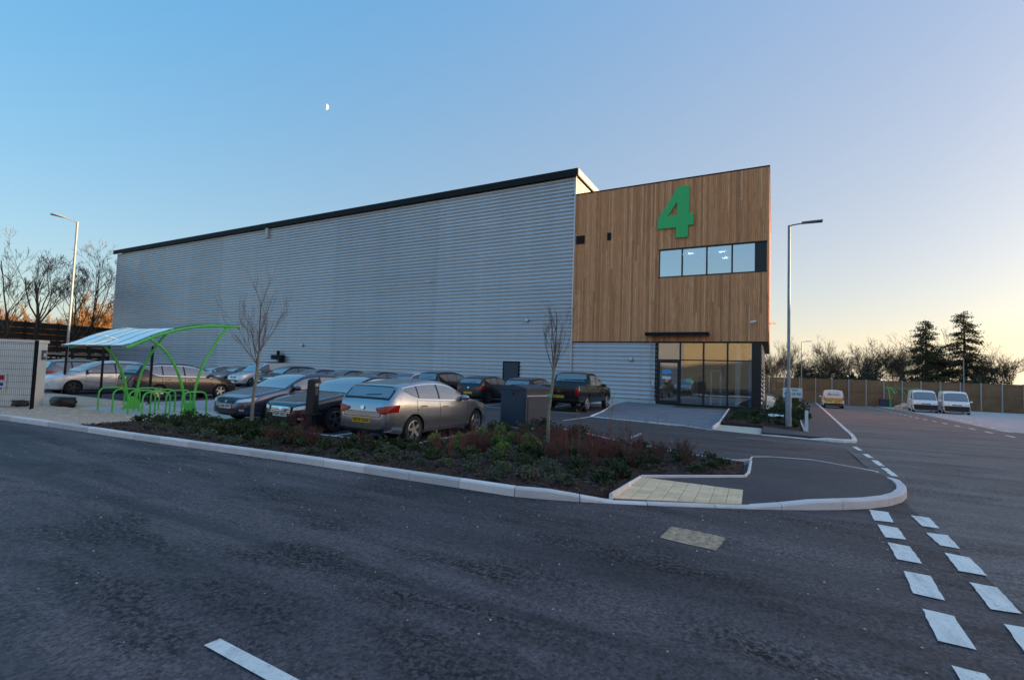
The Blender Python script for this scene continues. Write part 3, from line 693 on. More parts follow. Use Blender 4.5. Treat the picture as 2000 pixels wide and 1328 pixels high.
# canopy over the door, downpipe, personnel door
cn = MB(); zc = 4.52
cn.bx(-7.30, -3.45, YF-.75, YF-.69, zc-.12, zc+.06); cn.bx(-7.30, -3.45, YF-.69, YF+.0-.01, zc+.00, zc+.04); cn.bx(-7.30, -7.24, YF-.69, YF-.01, zc-.12, zc-.002); cn.bx(-3.51, -3.45, YF-.69, YF-.01, zc-.12, zc-.002)
for x in (-6.4, -5.3, -4.3): cn.bx(x-.03, x+.03, YF-.69, YF-.01, zc-.10, zc-.002)
bpart(cn, 'door_canopy', MAT['trim_dark'])
pp = MB(); pp.tube([(-7.02, YF-.10, 0.02), (-7.02, YF-.10, 4.30)], .028, 8); pp.tube([(-6.86, YF-.03, 0.02), (-6.86, YF-.03, 1.25)], .022, 8); bpart(pp, 'downpipe', MAT['trim_pale'])
bpart(MB().bx(-6.92, -6.80, YF-.08, YF+.02, 1.15, 1.42), 'entry_panel', MAT['white'])
fd = MB(); fd.bx(-18.10, -16.66, YF-.10, YF+.06, .02, 2.54); fdo = bpart(fd, 'fire_door', MAT['trim_dark']); MB().bx(-17.98, -16.78, YF-.12, YF-.102, .04, 2.44).build('door_leaf', MAT['cabinet'], fdo)
MB().bx(-16.95, -16.83, YF-.18, YF-.122, 1.02, 1.07).build('door_handle', MAT['chrome'], fdo)

# number sign
cu = bpy.data.curves.new('n', 'CURVE'); cu.dimensions = '2D'; cu.fill_mode = 'BOTH'; cu.extrude = .06
def spl(pts):
    s = cu.splines.new('POLY'); s.points.add(len(pts)-1); s.use_cyclic_u = True
    for q, p in zip(s.points, pts): q.co = (p[0]*2.22, p[1]*3.36, 0, 1)
spl([(.575, 1), (.875, 1), (.875, .46), (1, .46), (1, .225), (.86, .225), (.86, 0), (.525, 0), (.525, .205), (0, .205), (0, .40)])
spl([(.545, .70), (.545, .445), (.275, .445)])
o = bpy.data.objects.new('n', cu); col.objects.link(o); me = bpy.data.meshes.new_from_object(o.evaluated_get(bpy.context.evaluated_depsgraph_get())); bpy.data.objects.remove(o)
me.materials.clear(); me.materials.append(MAT['sign_green'])
o = link('number_sign', me); o.rotation_euler = (R(90), 0, 0); o.location = (-6.72, YF-.075, 10.76); tag(o, 'big green numeral 4 fixed high on the timber cladding', 'sign')

# wall lights and cameras
def wall_light(x, z, yoff, label):
    t = thing('wall_light', label, 'light', (x, YF-yoff, z), 0, 'lights on the warehouse wall')
    b = MB(); b.lathe([(.0, .0), (.155, 0), (.155, .07), (.13, .09)], 14, 'y'); o = b.build('light_base', MAT['galv_dark'], t); o.scale = (1, -1, 1)
    d = MB(); d.lathe([(.135, -.085), (.125, -.15), (.07, -.19), (0.001, -.20)], 14, 'y'); d.build('diffuser', MAT['white'], t, 60)
wall_light(-16.18, 5.61, .06, 'round white wall light above and right of the dark fire door')
wall_light(-8.36, 2.87, -.06, 'round white wall light on the cladding beneath the timber')
wall_light(-40.75, 3.68, .06, 'small white wall light low on the far cladding above the black car')
def camera_unit(x, z, label, y=YF, a=0):
    t = thing('security_camera', label, 'camera', (x, y, z), a, 'security cameras on the warehouse')
    MB().bx(-.05, .05, -.08, 0, -.05, .05).build('mount', MAT['white'], t)
    b = MB(); b.tube([(0, -.06, 0), (0, -.22, .02)], .02, 6); b.build('arm', MAT['white'], t)
    c = MB(); c.tube([(.12, -.18, .06), (-.16, -.42, -.02)], .055, 8); c.build('housing', MAT['white'], t)
camera_unit(-25.44, 9.05, 'small security camera halfway up the grey corrugated wall', YF-.06)
camera_unit(-1.0, 5.18, 'white security camera at the lower right of the timber front')
camera_unit(XL+.01, 5.3, 'dark security camera on the timber corner facing the road', YF+2, R(90))
# dark flue box on the wall behind the silver van
t = thing('flue_box', 'dark vent box on the corrugated wall above the silver van', 'vent', (-44.0, YF-.06, 2.2)); MB().bx(-.75, .75, -.5, 0, 0, .45).build('box', MAT['trim_dark'], t); MB().bx(.3, .75, -.4, 0, -1.3, -.003).build('duct', MAT['trim_dark'], t); MB().bx(-.1, .1, -.35, -.15, .453, .9).build('stub', MAT['trim_dark'], t)
# ------------------------------------------------------------------ off-frame belt added to keep sun off the yard; neighbour mirrored in the glass
hb = MB(); r = random.Random(77); rows = []
for i in range(84):
    y = -60+i*2.4; rows.append([(56+r.uniform(-.8, .8), y, -1.3), (55.2+r.uniform(-.8, .8), y, 3), (56+r.uniform(-.8, .8), y, 7.4+r.uniform(-.5, .5)), (59, y, 7.9+r.uniform(-.5, .5)), (62, y, 4), (62, y, -1.3)])
hb.grid(rows); hb.build('added_shade_belt', MAT['leaf_dark'])['kind'] = 'stuff'
nb_ = thing('office_building', 'timber and grey clad office building across the road, mirrored in the entrance glass', 'building', (-8, -26, 0))
nbm = MB(); nbm.bx(-14, 14, -40, -26, 0, 10); nbm.build('timber_wall', noisy('weathered_timber', (.34, .27, .18), (.46, .38, .26), 1.5, .9, 0), nb_, world=True)
q = ribs(-70, -14.05, -26.0, 0, 10.5, 'x', 1); q.build('cladding', MAT['clad'], nb_, 40, world=True)
MB().bx(-70, -14.02, -40, -26.08, 0, 10.4).build('shed_core', MAT['clad'], nb_, world=True)

# ------------------------------------------------------------------ cars
def pchip(pts):
    xs = [p[0] for p in pts]; ys = [p[1] for p in pts]; n = len(xs)
    h = [xs[i+1]-xs[i] for i in range(n-1)]; dl = [(ys[i+1]-ys[i])/h[i] for i in range(n-1)]; d = [0]*n
    d[0], d[-1] = dl[0], dl[-1]
    for i in range(1, n-1):
        if dl[i-1]*dl[i] > 0:
            w1, w2 = 2*h[i]+h[i-1], h[i]+2*h[i-1]; d[i] = (w1+w2)/(w1/dl[i-1]+w2/dl[i])
    def f(x):
        if x <= xs[0]: return ys[0]
        if x >= xs[-1]: return ys[-1]
        i = 0
        while x > xs[i+1]: i += 1
        t = (x-xs[i])/h[i]; t2, t3 = t*t, t*t*t
        return (2*t3-3*t2+1)*ys[i]+(t3-2*t2+t)*h[i]*d[i]+(-2*t3+3*t2)*ys[i+1]+(t3-t2)*h[i]*d[i+1]
    return f
SHAPES = {
 'hatch': dict(L=4.42, W=1.81, wf=.93, wr=3.615, r=.325,
   zr=[(0, .50), (.02, .60), (.08, .69), (.3, .78), (.75, .885), (1.15, .965), (1.3, 1.0), (1.75, 1.245), (2.1, 1.405), (2.4, 1.46), (2.72, 1.482), (3.1, 1.468), (3.5, 1.425), (3.82, 1.372), (4.02, 1.32), (4.16, 1.18), (4.30, 1.025), (4.36, .93), (4.405, .78), (4.42, .6)],
   zs=[(0, .47), (.02, .55), (.08, .63), (.3, .715), (.75, .82), (1.15, .895), (1.6, .925), (2.5, .955), (3.4, 1.0), (3.95, 1.03), (4.2, 1.0), (4.33, .91), (4.405, .74), (4.42, .57)],
   ws=(1.28, 2.22), rw=(4.03, 4.29), win=[(1.62, 2.62), (2.69, 3.44), (3.49, 3.90)], doors=[(1.42, 2.64), (2.66, 3.52)]),
 'saloon': dict(L=4.83, W=1.86, wf=.98, wr=3.72, r=.335,
   zr=[(0, .52), (.02, .63), (.08, .73), (.3, .80), (.8, .90), (1.3, .985), (1.42, 1.01), (1.95, 1.28), (2.3, 1.42), (2.65, 1.485), (3.0, 1.49), (3.4, 1.44), (3.8, 1.31), (4.2, 1.13), (4.35, 1.08), (4.65, 1.05), (4.77, .98), (4.82, .8), (4.83, .6)],
   zs=[(0, .49), (.02, .58), (.08, .66), (.3, .735), (.8, .84), (1.3, .915), (1.8, .945), (2.8, .97), (3.6, 1.0), (4.2, 1.01), (4.6, .99), (4.77, .93), (4.82, .77), (4.83, .58)],
   ws=(1.42, 2.45), rw=(3.5, 4.28), win=[(1.78, 2.82), (2.89, 3.66), (3.70, 3.98)], doors=[(1.58, 2.84), (2.86, 3.74)]),
 'estate': dict(L=4.60, W=1.83, wf=.95, wr=3.68, r=.325,
   zr=[(0, .53), (.02, .64), (.08, .75), (.3, .84), (.8, .95), (1.1, 1.03), (1.2, 1.06), (1.7, 1.36), (2.05, 1.53), (2.4, 1.61), (2.8, 1.64), (3.5, 1.63), (4.0, 1.58), (4.25, 1.52), (4.42, 1.28), (4.52, 1.06), (4.57, .9), (4.59, .75), (4.60, .6)],
   zs=[(0, .50), (.02, .59), (.08, .68), (.3, .77), (.8, .88), (1.1, .94), (1.6, .975), (2.8, 1.0), (3.8, 1.03), (4.3, 1.04), (4.5, .98), (4.57, .85), (4.60, .57)],
   ws=(1.18, 2.15), rw=(4.26, 4.50), win=[(1.5, 2.58), (2.65, 3.5), (3.56, 4.18)], doors=[(1.42, 2.60), (2.62, 3.56)]),
 'smallvan': dict(L=4.40, W=1.80, wf=.9, wr=3.58, r=.32, tumb=.16, blind=True,
   zr=[(0, .53), (.02, .66), (.08, .78), (.3, .88), (.75, 1.0), (1.0, 1.06), (1.08, 1.09), (1.5, 1.42), (1.85, 1.69), (2.15, 1.80), (2.6, 1.84), (4.1, 1.84), (4.3, 1.80), (4.37, 1.6), (4.40, 1.1), (4.40001, .7)],
   zs=[(0, .50), (.02, .61), (.08, .70), (.3, .79), (.75, .92), (1.0, .98), (1.6, 1.02), (4.3, 1.06), (4.40, .95), (4.40001, .62)],
   ws=(1.06, 1.95), rw=None, win=[(1.36, 2.26)], doors=[(1.34, 2.34)]),
 'bigvan': dict(L=5.2, W=1.98, wf=.95, wr=4.1, r=.33, tumb=.10, blind=True,
   zr=[(0, .62), (.02, .85), (.08, 1.0), (.3, 1.10), (.7, 1.2), (.78, 1.23), (1.1, 1.62), (1.4, 1.97), (1.65, 2.12), (2.1, 2.18), (4.9, 2.18), (5.12, 2.14), (5.18, 1.9), (5.2, 1.2), (5.2001, .8)],
   zs=[(0, .57), (.02, .76), (.08, .89), (.3, 1.0), (.7, 1.1), (1.2, 1.15), (5.1, 1.2), (5.2, 1.05), (5.2001, .7)],
   ws=(.80, 1.42), rw=None, win=[(1.0, 1.95)], doors=[(1.0, 2.02)]),
 'pickup': dict(L=5.25, W=2.0, wf=1.0, wr=4.08, r=.375, zb0=.36, deck=(3.99, 5.2), tumb=.24,
   zr=[(0, .66), (.02, .86), (.08, .98), (.3, 1.06), (.8, 1.12), (1.45, 1.19), (1.55, 1.22), (1.95, 1.52), (2.3, 1.73), (2.6, 1.82), (3.0, 1.84), (3.52, 1.825), (3.64, 1.77), (3.76, 1.42), (3.83, 1.26), (3.92, 1.215), (5.15, 1.215), (5.22, 1.20), (5.25, 1.1)],
   zs=[(0, .61), (.02, .76), (.08, .88), (.3, .97), (.8, 1.04), (1.45, 1.10), (2.0, 1.13), (3.5, 1.16), (4.0, 1.195), (5.15, 1.20), (5.22, 1.18), (5.25, 1.08)],
   ws=(1.54, 2.35), rw=(3.62, 3.79), win=[(1.85, 2.75), (2.82, 3.52)], doors=[(1.68, 2.77), (2.79, 3.56)]),
}
for S in SHAPES.values():
    L = S['L']; zb0 = S.get('zb0', .19)
    S.setdefault('zb', [(0, .30+zb0-.19), (.12, zb0+.02), (.6, zb0), (L-.6, zb0+.01), (L-.12, zb0+.08), (L, zb0+.16)])
    if S.get('blind'): S.setdefault('wd', [(0, .68), (.03, .76), (.12, .86), (.35, .95), (.8, .99), (1.3, 1), (L-.3, 1), (L-.06, .985), (L, .95)])
    elif 'deck' in S: S.setdefault('wd', [(0, .72), (.03, .78), (.12, .87), (.35, .96), (.8, .99), (1.3, 1), (L-.3, .985), (L-.03, .975), (L, .95)])
    else: S.setdefault('wd', [(0, .56), (.03, .66), (.10, .77), (.3, .90), (.65, .975), (1.2, 1), (L-1.1, 1), (L-.55, .975), (L-.22, .92), (L-.08, .85), (L-.02, .77), (L, .68)])
    S['F'] = {k: pchip(S[k]) for k in ('zr', 'zs', 'zb', 'wd')}
RIMS = {}
def wheel_meshes(r, rimmat):
    key = (r, rimmat.name)
    if key in RIMS: return RIMS[key]
    w = .105
    t = MB(); t.lathe([(r*.62, -w), (r*.93, -w), (r, -w*.72), (r, w*.72), (r*.93, w), (r*.66, w*.98), (r*.66, -w*.5)], 28, 'y')
    tm = t.mesh('tyre', MAT['rubber'], 40)
    k = MB(); R0 = r*.665
    k.lathe([(R0*.99, w*.98), (R0*.95, w*1.02), (R0*.92, w*.80), (R0*.92, w*.35)], 28, 'y', mi=0)
    k.lathe([(R0*.9, w*.30), (.02, w*.30)], 20, 'y', mi=1)
    k.lathe([(.001, w*.98), (R0*.17, w*.96), (R0*.24, w*.75), (R0*.24, w*.3)], 12, 'y', mi=0)
    for i in range(5):
        a = 2*math.pi*i/5+.3; c, s = math.cos(a), math.sin(a)
        def P(rad, off, y): return (rad*c-off*s, y, rad*s+off*c)
        q = [P(R0*.15, -.034, w*.9), P(R0*.15, .034, w*.9), P(R0*.93, .034, w*.92), P(R0*.93, -.034, w*.92)]
        b = [P(R0*.15, -.038, w*.5), P(R0*.15, .038, w*.5), P(R0*.93, .04, w*.55), P(R0*.93, -.04, w*.55)]
        k.add(q+b, [(0, 3, 2, 1), (0, 1, 5, 4), (1, 2, 6, 5), (2, 3, 7, 6), (3, 0, 4, 7)], 0)
    km = k.mesh('rim', [rimmat, MAT['black']], 30); fix(tm); RIMS[key] = (tm, km); return RIMS[key]
def make_car(name, label, cat, shape, pm, loc, rz, group=None, rim='alloy', trim='black', front=True, rear=True, plate=None, rearplate=None, chrome_grille=False, doors=True, detail=True, extra=None):
    S = SHAPES[shape]; F = S['F']; L = S['L']; hw = S['W']/2; tumb = S.get('tumb', .44)
    t = thing(name, label, cat, loc, rz, group)
    cache = {}
    def sec(s):
        s = min(max(s, 0), L); key = round(s, 3)
        if key in cache: return cache[key]
        zb, zs, zr, w = F['zb'](s), F['zs'](s), F['zr'](s), F['wd'](s)*hw
        zr = max(zr, zs+.012); k = zr-zs; h = max(.05, zs-zb); ys = .958*w; yr = max(.3*w, ys-tumb*.82*k); f = min(1, k/.3)
        pts = [(0, zb), (.72*w, zb), (.92*w, zb+.035), (.972*w, zb+.14*h), (1.0*w, zb+.42*h), (.997*w, zb+.66*h), (.985*w, zb+.86*h), (.974*w, zb+.93*h), (ys, zs),
               ((ys+yr)/2+.014*f, zs+.41*k), (yr, zs+.82*k), (yr-.055*f, zs+.93*k), (.66*yr, zs+.978*k), (.33*yr, zs+.996*k), (0, zr)]
        cache[key] = pts; return pts
    NSH = 8
    def side_y(s, z):
        p = sec(s)
        for i in range(3, 10):
            if p[i][1] <= z <= p[i+1][1]:
                q = (z-p[i][1])/max(1e-6, p[i+1][1]-p[i][1]); return p[i][0]+(p[i+1][0]-p[i][0])*q
        return p[3][0] if z < p[3][1] else p[10][0]
    def top_z(s, y):
        p = sec(s); y = abs(y)
        for i in range(len(p)-1, NSH, -1):
            if p[i][0] <= y <= p[i-1][0]:
                q = (y-p[i][0])/max(1e-6, p[i-1][0]-p[i][0]); return p[i][1]+(p[i-1][1]-p[i][1])*q
        return p[NSH][1]
    def inside(s, y, z):
        p = sec(s); y = abs(y)
        if z < p[0][1]: return False
        if z <= p[NSH][1]: return y <= side_y(s, z)
        return y <= p[NSH][0] and z <= top_z(s, y)
    def end_s(y, z, rearward):
        a, b = (L, L*.5) if rearward else (0, L*.5); n = 60; prev = a
        for i in range(n+1):
            s = a+(b-a)*(i/n)**2
            if inside(s, y, z):
                lo, hi = prev, s
                for _ in range(7):
                    m = (lo+hi)/2
                    if inside(m, y, z): hi = m
                    else: lo = m
                return hi
            prev = s
        return b
    X = lambda s: L/2-s
    # body shell
    n = 46; st = [L*(.5-.5*math.cos(math.pi*i/n))*.55+L*i/n*.45 for i in range(n+1)]
    mb = MB(); rows = []
    for s in st:
        p = sec(s); ring = [(X(s), y, z) for y, z in p]+[(X(s), -y, z) for y, z in p[-2:0:-1]]; rows.append(ring)
    m = len(rows[0]); mb.v = [q for row in rows for q in row]
    for i in range(n):
        for j in range(m):
            j2 = (j+1) % m; mb.f.append([i*m+j, i*m+j2, (i+1)*m+j2, (i+1)*m+j]); mb.m.append(0)
    mb.f.append(list(range(m))[::-1]); mb.m.append(0); mb.f.append([n*m+j for j in range(m)]); mb.m.append(0)
    me = mb.mesh('body', [pm, MAT['black']]); fix(me)
    o = link('body', me, t)
    cut = MB()
    for s in (S['wf'], S['wr']):
        for sg in (-1, 1):
            q = MB(); q.lathe([(.001, 0), (S['r']+.045, 0), (S['r']+.045, .5), (.001, .5)], 26, 'y'); cut.add([(x+X(s), (hw-.27+y)*sg, z+S['r']) for x, y, z in q.v], [f if sg > 0 else f[::-1] for f in q.f])
    cme = cut.mesh('c', MAT['black']); bm = bmesh.new(); bm.from_mesh(cme); bmesh.ops.remove_doubles(bm, verts=bm.verts, dist=.004); bmesh.ops.recalc_face_normals(bm, faces=bm.faces); bm.to_mesh(cme); bm.free()
    co_ = bpy.data.objects.new('c', cme); col.objects.link(co_); md = o.modifiers.new('b', 'BOOLEAN'); md.object = co_; md.operation = 'DIFFERENCE'; md.solver = 'EXACT'
    o.parent = None
    dg = bpy.context.evaluated_depsgraph_get(); dg.update(); nm = bpy.data.meshes.new_from_object(o.evaluated_get(dg)); o.modifiers.clear(); o.data = nm; nm.name = 'body'; o.parent = t
    bpy.data.objects.remove(co_)
    nm.materials.clear(); nm.materials.append(pm); nm.materials.append(MAT['black'])
    for f in nm.polygons:
        c = f.center; blk = 0
        for s in (S['wf'], S['wr']):
            if math.hypot(c.x-X(s), c.z-S['r']) < S['r']+.055 and abs(c.y) < hw-.012: 
                if abs(f.normal.y) < .9 or abs(c.y) < hw-.2: blk = 1
        if f.normal.z < -.8 and c.z < .45: blk = 1
        f.material_index = blk
    nm.shade_smooth(); nm.set_sharp_from_angle(angle=R(32))
    # wheels
    tm, km = wheel_meshes(S['r'], MAT[rim])
    for s in (S['wf'], S['wr']):
        for sg in (1, -1):
            w_ = link('wheel', tm, t); w_.location = (X(s), sg*(hw-.125), S['r']); w_.rotation_euler = (0, rnd.uniform(0, 6), 0 if sg > 0 else math.pi)
            link('rim', km, w_)
    # glass
    def lateral(s0, s1, qy, off, name, mat, ny=9, ns=7, parent=t):
        P = []
        for i in range(ns):
            s = s0+(s1-s0)*i/(ns-1); yr = sec(s)[10][0]+.0; row = []
            for j in range(ny):
                y = (2*j/(ny-1)-1)*qy*yr; row.append((X(s), y, top_z(s, y)+off))
            P.append(row)
        b = MB(); b.grid(P, flip=False); me = b.mesh(name, mat, 180); fix_up(me); return link(name, me, parent)
    def fix_up(me):
        if sum(p.normal.z*p.area for p in me.polygons) < 0: me.flip_normals()
    lateral(S['ws'][0]-.01, S['ws'][1]+.005, .965, .0035, 'windscreen_surround', MAT['black'])
    if S['rw']: lateral(S['rw'][0]-.01, S['rw'][1]+.015, .95, .0035, 'rear_window_surround', MAT['black'])
    lateral(S['ws'][0]+.03, S['ws'][1]-.03, .93, .007, 'windscreen', MAT['car_glass'])
    if S['rw']: lateral(S['rw'][0]+.03, S['rw'][1]-.02, .88, .007, 'rear_window', MAT['car_glass'])
    def dlo(s, v, sg, off):
        p = sec(s); a, b_, c = p[8], p[9], p[10]
        if v < .5: q = v/.5; y, z = a[0]+(b_[0]-a[0])*q, a[1]+(b_[1]-a[1])*q
        else: q = (v-.5)/.5; y, z = b_[0]+(c[0]-b_[0])*q, b_[1]+(c[1]-b_[1])*q
        return (X(s), sg*(y+off), z+off*.4)
    w1 = S['win'][-1][1]
    def strip(s0, s1, v0, v1, sg, off, name, mat, ns=9):
        def vb(s_):                        # the sill line of the side glass kicks up towards the tail
            e_ = (s_-(w1-.50))/.50
            return v0 if e_ <= 0 or S.get('blind') or shape == 'pickup' else v0+(v1-v0)*.80*min(1, e_)**1.8
        b = MB(); b.grid([[dlo(s0+(s1-s0)*i/(ns-1), vb(s0+(s1-s0)*i/(ns-1))+(v1-vb(s0+(s1-s0)*i/(ns-1)))*j/4, sg, off) for j in range(5)] for i in range(ns)]); me = b.mesh(name, mat, 180)
        if sum(p.normal.y*p.area for p in me.polygons)*sg < 0: me.flip_normals()
        return link(name, me, t)
    w0, w1 = S['win'][0][0], S['win'][-1][1]
    for sg in (1, -1):
        strip(w0-.10, w1+.03, .02, 1.0, sg, .003, 'window_surround', MAT[trim], 21)
        strip(w0-.06, w1+.0, .09, .93, sg, .005, 'window_pillar', MAT['black'], 21)
        for a, b_ in S['win']: strip(a, b_, .10, .92, sg, .008, 'side_window', MAT['car_glass'])
    # doors, handles, mirrors
    for sg in (1, -1):
        if doors:
            for a, b_ in S['doors']:
                gpm = .013; b = MB(); rows_ = []
                for i in range(9):
                    s_ = a-gpm+(b_-a+2*gpm)*i/8; z0_, z1_ = F['zb'](s_)+.12-gpm, F['zs'](s_)-.012+gpm*.3; rows_.append([(X(s_), sg*(side_y(s_, z0_+(z1_-z0_)*j/7)+.0025), z0_+(z1_-z0_)*j/7) for j in range(8)])
                b.grid(rows_); me = b.mesh('door_seal', MAT['black'])
                bm = bmesh.new(); bm.from_mesh(me); bmesh.ops.delete(bm, geom=[f for f in bm.faces if any((f.calc_center_median().x-X(s))**2+(f.calc_center_median().z-S['r'])**2 < (S['r']+.11)**2 for s in (S['wf'], S['wr']))], context='FACES'); bm.to_mesh(me); bm.free()
                link('door_seal', me, t)
                b = MB(); b.grid([[(X(a+(b_-a)*i/6), sg*(side_y(a+(b_-a)*i/6, z)+.004), z) for z in [F['zb'](a+(b_-a)*i/6)+.12+(F['zs'](a+(b_-a)*i/6)-.012-F['zb'](a+(b_-a)*i/6)-.12)*j/7 for j in range(8)]] for i in range(7)])
                # fold the edges back so that the shut lines show
                me = b.mesh('door', pm, 40)
                if sum(p.normal.y*p.area for p in me.polygons)*sg < 0: me.flip_normals()
                bm = bmesh.new(); bm.from_mesh(me)
                if True:
                    drop = [f for f in bm.faces if any((f.calc_center_median().x-X(s))**2+(f.calc_center_median().z-S['r'])**2 < (S['r']+.10)**2 for s in (S['wf'], S['wr']))]
                    bmesh.ops.delete(bm, geom=drop, context='FACES')
                ex = bmesh.ops.extrude_edge_only(bm, edges=[e for e in bm.edges if e.is_boundary])
                for v in ex['geom']:
                    if isinstance(v, bmesh.types.BMVert): v.co.y -= sg*.010
                bm.to_mesh(me); bm.free(); me.shade_smooth(); me.set_sharp_from_angle(angle=R(40))
                d = link('door', me, t); zz = F['zs']((a+b_)/2)-.12; s_ = b_-.22
                h = MB(); yy = side_y(s_, zz); h.box((X(s_), sg*(yy+.028), zz), (.19, .022, .03)); h.build('door_handle', pm if trim != 'chrome' else MAT['chrome'], d)
        s_ = S['win'][0][0]+.02; z_ = F['zs'](s_)+.09
        mm = MB(); mm.lathe([(.001, -.10), (.07, -.085), (.105, 0), (.095, .07), (.06, .10), (.001, .105)], 12, 'y'); mm.v = [(x*.75, y*1.15, z*.75) for x, y, z in mm.v]
        me = mm.mesh('wing_mirror', pm, 60); fix(me); o2 = link('wing_mirror', me, t); o2.location = (X(s_), sg*(side_y(s_, z_)+.13), z_)
        arm_ = MB(); arm_.box((X(s_)+.01, sg*(side_y(s_, z_)+.02), z_-.05), (.05, .14, .035)); arm_.build('mirror_arm', MAT['black'], t)
    # front and rear fittings laid on the body surface
    def end_panel(name, mat, y0, y1, z0, z1, rearward, off=.008, ny=7, nz=4, shape=None, thick=False):
        P = []; sgx = -1 if rearward else 1
        for i in range(ny):
            u = i/(ny-1); y = y0+(y1-y0)*u; row = []
            for j in range(nz):
                v = j/(nz-1); a, b_ = (z0, z1) if shape is None else shape(u)
                z = a+(b_-a)*v; s = end_s(y, z, rearward); row.append((X(s)+sgx*off, y, z+.004))
            P.append(row)
        b = MB(); b.grid(P); me = b.mesh(name, mat, 50)
        if sum(p.normal.x*p.area for p in me.polygons)*sgx < 0: me.flip_normals()
        return link(name, me, t)
    zf = F['zr'](.08)
    def plate_obj(rearward, txt, y=0, z=None):
        z = z or (.50 if not rearward else .62); s = min(end_s(y+.2, z, rearward), end_s(y-.2, z, rearward), key=lambda q: q if not rearward else -q); sx = -1 if rearward else 1
        b = MB(); b.box((X(s)+sx*.016, y, z), (.02, .52, .115)); p = b.build('number_plate', MAT['plate_yellow' if rearward else 'plate_white'], t)
        if txt:
            o3 = link('plate_text', text_mesh(txt, .105, MAT['ink'], .0015, .002), p); o3.rotation_euler = (R(90), 0, R(90)*sx); o3.location = (X(s)+sx*.0285, y, z)
    big = shape in ('bigvan', 'pickup'); zo = .28 if shape == 'bigvan' else .22 if shape == 'pickup' else (.08 if shape in ('estate', 'smallvan') else 0)
    if front and detail:
        for sg in (1, -1):
            ya, yb = sg*hw*.50, sg*hw*.90
            end_panel('headlight', MAT['lamp_clear'], ya, yb, 0, 0, False, ny=13, shape=lambda u: (.595+zo+.05*u, .665+zo+.085*u))
        if chrome_grille:
            end_panel('grille', MAT['black'], -hw*.42, hw*.42, .50+zo, .66+zo, False)
            for z in (.53, .575, .62): end_panel('grille_bar', MAT['chrome'], -hw*.40, hw*.40, z+zo-.008, z+zo+.008, False, .016, nz=2)
            end_panel('grille_bar', MAT['chrome'], -hw*.40, hw*.40, .635+zo, .675+zo, False, .02, nz=2)
        else:
            end_panel('grille', MAT['black'], -hw*.36, hw*.36, .575+zo, .655+zo, False)
        end_panel('lower_grille', MAT['black'], -hw*.62, hw*.62, .31+zo*.7, .44+zo*.7, False)
        for sg in (1, -1): end_panel('fog_lamp', MAT['lamp_clear'], sg*hw*.66, sg*hw*.78, .37+zo*.7, .42+zo*.7, False)
        if shape == 'bigvan': end_panel('bumper', MAT['black'], -hw*.95, hw*.95, .30, .80, False, .03, ny=25)
        plate_obj(False, plate, 0, .49+zo*.7)
        bd = end_panel('badge', MAT['chrome'], -.055, .055, .60+zo, .66+zo, False, .022, 3, 3)
    if rear and detail:
        zl = .80+(.12 if shape in ('estate', 'smallvan') else .0)
        if shape == 'pickup':
            for sg in (1, -1): end_panel('tail_light', MAT['lamp_red'], sg*hw*.80, sg*hw*.95, .74, 1.13, True, .012)
            end_panel('tailgate', pm, -hw*.77, hw*.77, .62, 1.14, True, .010); end_panel('bumper', MAT['black'], -hw*.9, hw*.9, .44, .58, True, .05)
            plate_obj(True, rearplate, 0, .70); end_panel('badge', MAT['chrome'], -.09, .09, .86, 1.02, True, .018, 5, 5, shape=lambda u: (.94-.08*math.sin(math.pi*min(.98, max(.02, u))), .94+.08*math.sin(math.pi*min(.98, max(.02, u)))))
        elif shape in ('smallvan', 'bigvan'):
            for sg in (1, -1): end_panel('tail_light', MAT['lamp_red'], sg*hw*.86, sg*hw*.955, .85, 1.25, True, .010)
            plate_obj(True, rearplate, -.3, .62); end_panel('bumper', MAT['black'], -hw*.93, hw*.93, .36, .52, True, .03)
        else:
            for sg in (1, -1):
                end_panel('tail_light', MAT['lamp_red'], sg*hw*.46, sg*hw*.935, 0, 0, True, .012, 15, 5, shape=lambda u: (zl-.015-.085*math.sin(min(1, u*1.15)*2.6), zl+.035+.075*u))
            end_panel('boot_seal', MAT['black'], -hw*.615, hw*.615, .628, zl-.055, True, .003, 9, 4)
            end_panel('boot_lid', pm, -hw*.60, hw*.60, .64, zl-.065, True, .006, 9, 4, shape=None)
            end_panel('bumper_lip', MAT['black'], -hw*.72, hw*.72, .30, .36, True, .008)
            plate_obj(True, rearplate, -.0, .55)
            end_panel('badge', MAT['chrome'], -.06, .06, .86, .96, True, .014, 5, 5, shape=lambda u: (zl+.03-.05*math.sin(math.pi*min(.97, max(.03, u))), zl+.03+.05*math.sin(math.pi*min(.97, max(.03, u)))))
    if detail and not S.get('blind') and shape != 'pickup':
        w_ = MB(); s_ = S['rw'][1]-.05; w_.tube([(X(s_), .05, top_z(s_, 0)+.02), (X(s_-.03), -.38, top_z(s_-.03, .38)+.02)], .007, 5); w_.build('rear_wiper', MAT['black'], t)
    t['_'] = 0; del t['_']
    if extra: extra(t, X, sec, S, end_panel)
    return t
P_SILVER = paint('silver_paint', (.40, .415, .455), .85, .24); P_NAVY = paint('dark_navy_paint', (.022, .025, .036), .5, .2); P_SLATE = paint('slate_blue_paint', (.085, .105, .165), .7, .22)
P_TAUPE = paint('dark_taupe_paint', (.058, .059, .066), .6, .24); P_LIGHT = paint('light_silver_paint', (.70, .71, .74), .4, .30); P_BLACK = paint('black_paint', (.010, .011, .013), .2, .22)
P_BLUE = paint('deep_blue_paint', (.010, .030, .17), .4, .26); P_GREY = paint('graphite_paint', (.030, .033, .039), .5, .3); P_WHITE = paint('white_paint', (.86, .86, .85), .0, .35); P_GREY2 = paint('mid_grey_paint', (.17, .18, .20), .6, .32)
UP, DN = R(90), R(-90)      # nose to the building / nose to the road
